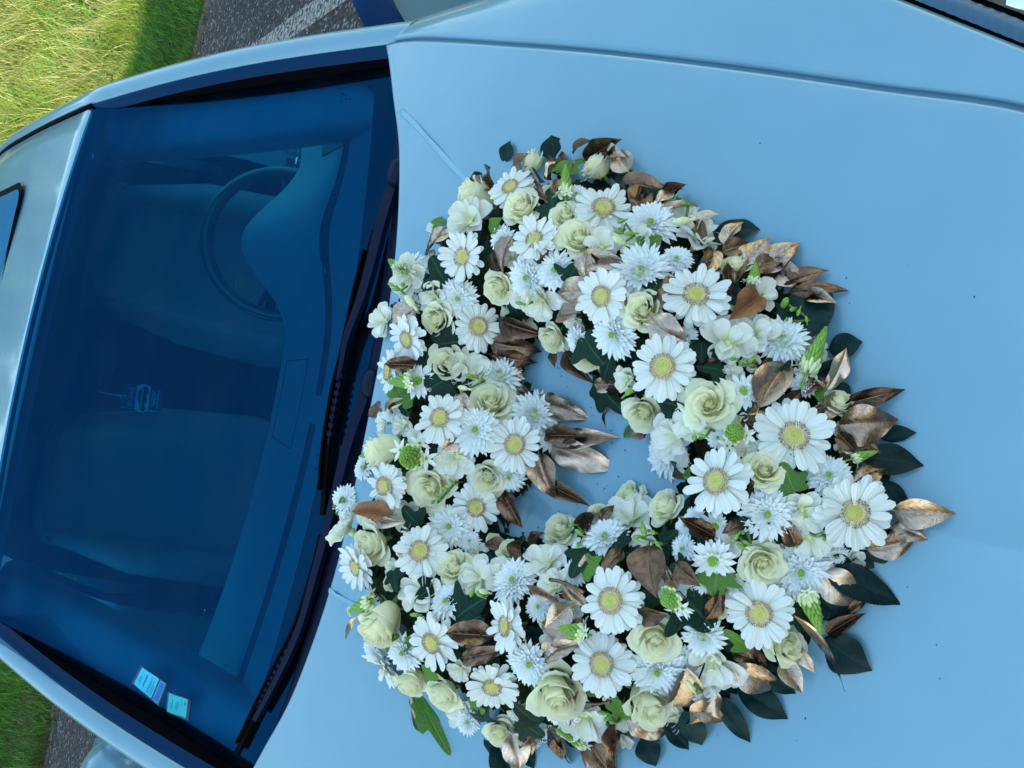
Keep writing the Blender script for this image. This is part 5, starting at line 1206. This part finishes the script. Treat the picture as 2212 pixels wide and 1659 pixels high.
# fallen leaf and crumbs
P = march(1350, 947, lambda a, b: hood_z(a, b)+.002, .5, 2, 300); Q = march(1366, 916, lambda a, b: hood_z(a, b)+.004, .5, 2, 300); d = Q-P; Ln = np.linalg.norm(d)
o = link('fallen_leaf', leafmesh('fallen_leaf', MT['green'], W=.42, fold=.25, curl=-.08, tipc=.05)); x_ = nrm(np.cross(d, (0, .15, 1))); y_ = d/Ln; z_ = np.cross(x_, y_)
o.matrix_world = Matrix(((x_[0]*Ln, y_[0]*Ln, z_[0]*Ln, P[0]), (x_[1]*Ln, y_[1]*Ln, z_[1]*Ln, P[1]), (x_[2]*Ln, y_[2]*Ln, z_[2]*Ln, P[2]+.002), (0, 0, 0, 1)))
tag(o, 'small green leaf fallen on the bare bonnet inside the heart', 'leaf')
mb = MB(); g = np.random.default_rng(5)
SPOTS = [(1532,405),(1638,378),(1828,600),(1835,655),(1212,812),(1205,795),(1225,835),(1150,895),(1228,862),(1232,868),(1345,960),(1366,978),(1364,962),(1188,1010),(1190,1150),(1100,1130),(1305,1055),(1302,1060),(1310,1050),(1320,930),(2040,1150),(2070,1158),(1968,1215),(1870,1230),(1960,1268),(2030,1466),(1720,1600),(1435,1640),(1960,575),(1985,680),(1795,905),(1290,1045),(1245,1090),(1250,1098),(1110,1145),(1120,1160),(1310,1500)]
for x, y in SPOTS+[(g.uniform(1150, 1400), g.uniform(800, 1140)) for _ in range(40)]+[(g.uniform(950, 2200), g.uniform(150, 1650)) for _ in range(16)]:
    P = march(x, y, lambda a, b: hood_z(a, b)+.001, .5, 2, 200)
    if dome(P[0], P[1]) > .002: continue
    r = g.uniform(.0003, .0012); mb.ell(P, (r, r*g.uniform(.5, 1), r*.5), 6, 4)
m = MT['crumb'] = plain('dark_plant_crumb', (.01, .02, .015), (.03, .04, .03), .8); o = mb.build('plant_crumbs', m); o['kind'] = 'stuff'

# card hanging from the mirror: printed card, die-cut round a drawn car
MT['cardnavy'] = mat('navy_print', (.02, .06, .14), .35); MT['cardblue'] = mat('light_blue_print', (.8, .98, 1.0), .35); MT['cardwhite'] = mat('white_print', (.85, .92, .95), .5)
MT['cardblack'] = mat('black_print', (.01, .015, .02), .35); MT['cardgold'] = mat('gold_print', (.50, .48, .25), .4)
cc = on_y(308, 860, .56); S_ = mpp(cc)
car_d = thing('hanging_card', 'dark blue printed card hanging on a string below the interior mirror', 'card', tuple(cc))
car_d.matrix_world = Matrix.Translation(Vector(cc)) @ Matrix.Rotation(R(-2), 4, 'Y') @ Matrix.Rotation(R(4), 4, 'Z')
def cp(pts, dz, m, name, parent=car_d, th=.0006): 
    mb = MB(); mb.poly([(x, -dz, z) for x, z in pts], th, 0, (0, -1, 0)); return mb.build(name, MT[m], parent, False)
hw, hh = 25*S_, 40*S_                                       # half width (sideways) and half height
body = [(-hw, -hh), (hw, -hh), (hw, -.30*hh), (hw*1.18, -.2*hh), (hw*1.24, .05*hh), (hw*1.1, .28*hh), (hw, .34*hh), (hw, .92*hh), (hw*.9, hh), (-hw*.9, hh), (-hw, .92*hh), (-hw, .30*hh), (-hw*1.16, .22*hh), (-hw*1.28, -.05*hh), (-hw*1.16, -.28*hh), (-hw, -.34*hh)]
cp(body, 0, 'cardnavy', 'card')
bandp = [(-hw, -.36*hh), (hw, -.32*hh), (hw*1.16, -.2*hh), (hw*1.22, .05*hh), (hw*1.08, .28*hh), (hw, .36*hh), (-hw, .32*hh), (-hw*1.14, .22*hh), (-hw*1.26, -.05*hh), (-hw*1.14, -.28*hh)]
cp(bandp, .0007, 'cardblue', 'print_band')
sil = [(-hw*1.1, -.15*hh), (-hw*.8, -.22*hh), (-hw*.5, -.13*hh), (-hw*.2, -.2*hh), (hw*.3, -.16*hh), (hw*.6, -.24*hh), (hw*1.05, -.16*hh), (hw*1.05, .0), (hw*.85, .1*hh), (hw*.5, .26*hh), (-hw*.1, .28*hh), (-hw*.45, .14*hh), (-hw*.95, .06*hh), (-hw*1.15, -.05*hh)]
cp(sil, .0014, 'cardblack', 'printed_car')
cp([(-hw*1.0, .0), (hw*.95, .02*hh), (hw*.85, .10*hh), (-hw*.4, .12*hh), (-hw*.9, .05*hh)], .0021, 'cardgold', 'printed_stripe')
for k, (wl_, z) in enumerate(((.62, -.50), (.62, -.60), (.42, -.70), (.8, -.80))):       # four lines of small print, too small to read
    mb = MB(); x = -hw*wl_
    while x < hw*wl_: l_ = hw*RNG.uniform(.08, .2); mb.poly([(x, -.0007, hh*z), (x+l_, -.0007, hh*z), (x+l_, -.0007, hh*z+hh*.045), (x, -.0007, hh*z+hh*.045)], .0003, 0, (0, -1, 0)); x += l_+hw*.05
    mb.build('small_print', MT['cardblue'], car_d, False)['kind'] = 'stuff'
edge_ = MB().tube([(-hw, -.0005, -hh), (-hw, -.0005, -.34*hh)], .0008, 5).tube([(-hw, -.0005, .3*hh), (-hw, -.0005, .92*hh), (-hw*.9, -.0005, hh)], .0008, 5).build('card_edge', MT['cardwhite'], car_d); edge_['kind'] = 'stuff'
def text(s, size, parent, mx_, m, name='lettering', ext=.0002, spacing=1.0):
    c = bpy.data.curves.new(name, 'FONT'); c.body = s; c.size = size; c.extrude = ext; c.align_x = 'CENTER'; c.align_y = 'CENTER'; c.space_character = spacing; c.resolution_u = 3
    t = bpy.data.objects.new(name, c); COL.objects.link(t); bpy.context.view_layer.update()
    me = bpy.data.meshes.new_from_object(t.evaluated_get(bpy.context.evaluated_depsgraph_get())); bpy.data.objects.remove(t)
    me.materials.clear(); me.materials.append(MT[m]); o = link(name, me, parent); o.matrix_local = mx_; return o
text('LEO LAVAGE', hw*.34, car_d, Matrix.Translation((0, -.0012, hh*.58)) @ Matrix.Rotation(R(90), 4, 'X') @ Matrix.Diagonal((.84, 1.5, 1, 1)), 'cardwhite')
s0 = np.array(on_y(180, 833, .57)); s1 = cc+np.array([0, -.001, hh])
MB().tube([p-cc for p in crom([s0+np.array([.004, 0, .012]), s0, (s0*.4+s1*.6)+np.array([-.002, 0, 0]), s1, s1+np.array([0, -.001, -.008])], 16)], .0011, 6).tube([s1-cc+np.array([-.001, -.001, .004]), s1-cc+np.array([-.008, -.001, .001])], .0012, 5).build('string', MT['cardwhite'], car_d)

# two paper stickers in clear sleeves on the screen
MT['papedge'] = mat('mid_blue_paper', (.01, .25, .5), .6); MT['papcyan'] = mat('glass_hued_cyan_paper', (.015, .44, .66), .6); MT['papgreen'] = mat('glass_hued_green_paper', (.005, .38, .46), .6); MT['papblue'] = mat('blue_print', (.005, .12, .40), .6); MT['ink'] = mat('dark_ink', (.005, .16, .32), .6)  # hue of the windscreen glass put into the paper colours
def gl(px, py, dz=.0008): return gp(px, py, dz)
def sticker(name, label, corners, fn):
    P = [gl(x, y) for x, y in corners]; c = sum(P)/4; t = thing(name, label, 'sticker', tuple(c), 'paper stickers on the windscreen')
    ex = nrm(P[1]-P[0]); n = nrm(np.cross(ex, P[3]-P[0])); n = n if n[2] > 0 else -n; ey = nrm(P[3]-P[0])
    def q(u, v, l=0.0): return (P[0]*(1-u)*(1-v)+P[1]*u*(1-v)+P[2]*u*v+P[3]*(1-u)*v)-c+n*l
    def patch(u0, u1, v0, v1, l, m, nm, wob=0.0): return MB().grid(lambda a, b: q(u0+(u1-u0)*a+wob*math.sin(b*7), v0+(v1-v0)*b, l), 5, 7, u0=0, u1=1).build(nm, MT[m], t)
    fn(patch, q, t, n); return t
Mz = lambda o, ex, ey, n: Matrix(((ex[0], ey[0], n[0], o[0]), (ex[1], ey[1], n[1], o[1]), (ex[2], ey[2], n[2], o[2]), (0, 0, 0, 1)))
def sq(a): x, y = a; return (274.3+x*.0992, 1415.4+y*.0992)      # measured on an enlargement of the photograph
def fill1(patch, q, t, n):
    patch(-.06, 1.06, -.03, 1.08, .0004, 'film', 'sleeve'); patch(0, 1, .30, 1.0, .0008, 'papcyan', 'paper', .012); patch(0, 1, .02, .25, .0008, 'papedge', 'paper'); patch(.08, .92, .06, .21, .0012, 'papblue', 'printed_field')
    ex = nrm(np.array(q(1, .5))-np.array(q(0, .5))); ey = nrm(np.array(q(.5, 1))-np.array(q(.5, 0))); ey = nrm(ey-ex*(ex@ey)); nn = np.cross(ex, ey); w_ = np.linalg.norm(np.array(q(1, .5))-np.array(q(0, .5)))
    text('077 08 2024', w_*.115, t, Mz(q(.52, .70, .0016), ex, ey, nn), 'ink')
    for v, a, b in ((.52, .1, .9), (.47, .1, .72), (.40, .1, .84), (.35, .1, .6), (.84, .2, .62), (.89, .3, .58)): patch(a, b, v, v+.018, .0014, 'ink', 'printed_line')
def fill2(patch, q, t, n):
    patch(-.08, 1.0, -.14, 1.06, .0004, 'film', 'sleeve'); patch(0, .94, 0, .98, .0008, 'papgreen', 'paper', .015)
    patch(.62, .76, .08, .16, .0013, 'ink', 'printed_seal')
    for v, a, b in ((.30, .45, .80), (.50, .2, .62), (.56, .25, .58), (.44, .35, .7), (.75, .2, .7), (.82, .25, .5)): patch(a, b, v, v+.02, .0014, 'ink', 'printed_line')
sticker('windscreen_sticker', 'larger paper sticker, glass hue put into its colour, with a printed date, higher of two on the windscreen corner', [sq(p) for p in ((690, 1075), (865, 625), (340, 262), (155, 618))], fill1)
sticker('windscreen_sticker', 'smaller greenish paper sticker, glass hue put into its colour, with a round seal, nearer the bottom windscreen corner', [sq(p) for p in ((1290, 1370), (1335, 940), (920, 790), (870, 1220))], fill2)
# maker's mark etched in the lower corner of the screen: unreadable small marks
o = MB()
for i, (x, y, a, b) in enumerate(((738, 205, 4, 10), (748, 206, 5, 4), (748, 214, 5, 4), (756, 215, 4, 4), (738, 216, 4, 2), (738, 219, 4, 2), (742, 203, 4, 6))):
    P = gl(x, y, -.002); s = mpp(P); o.add([P+np.array([-b*s*.5, -a*s*.4, -a*s*.26]), P+np.array([b*s*.5, -a*s*.4, -a*s*.26]), P+np.array([b*s*.5, a*s*.4, a*s*.26]), P+np.array([-b*s*.5, a*s*.4, a*s*.26])], [(0, 1, 2, 3)])
q = o.build('glass_mark', MT['frit'], car, False); q['kind'] = 'stuff'
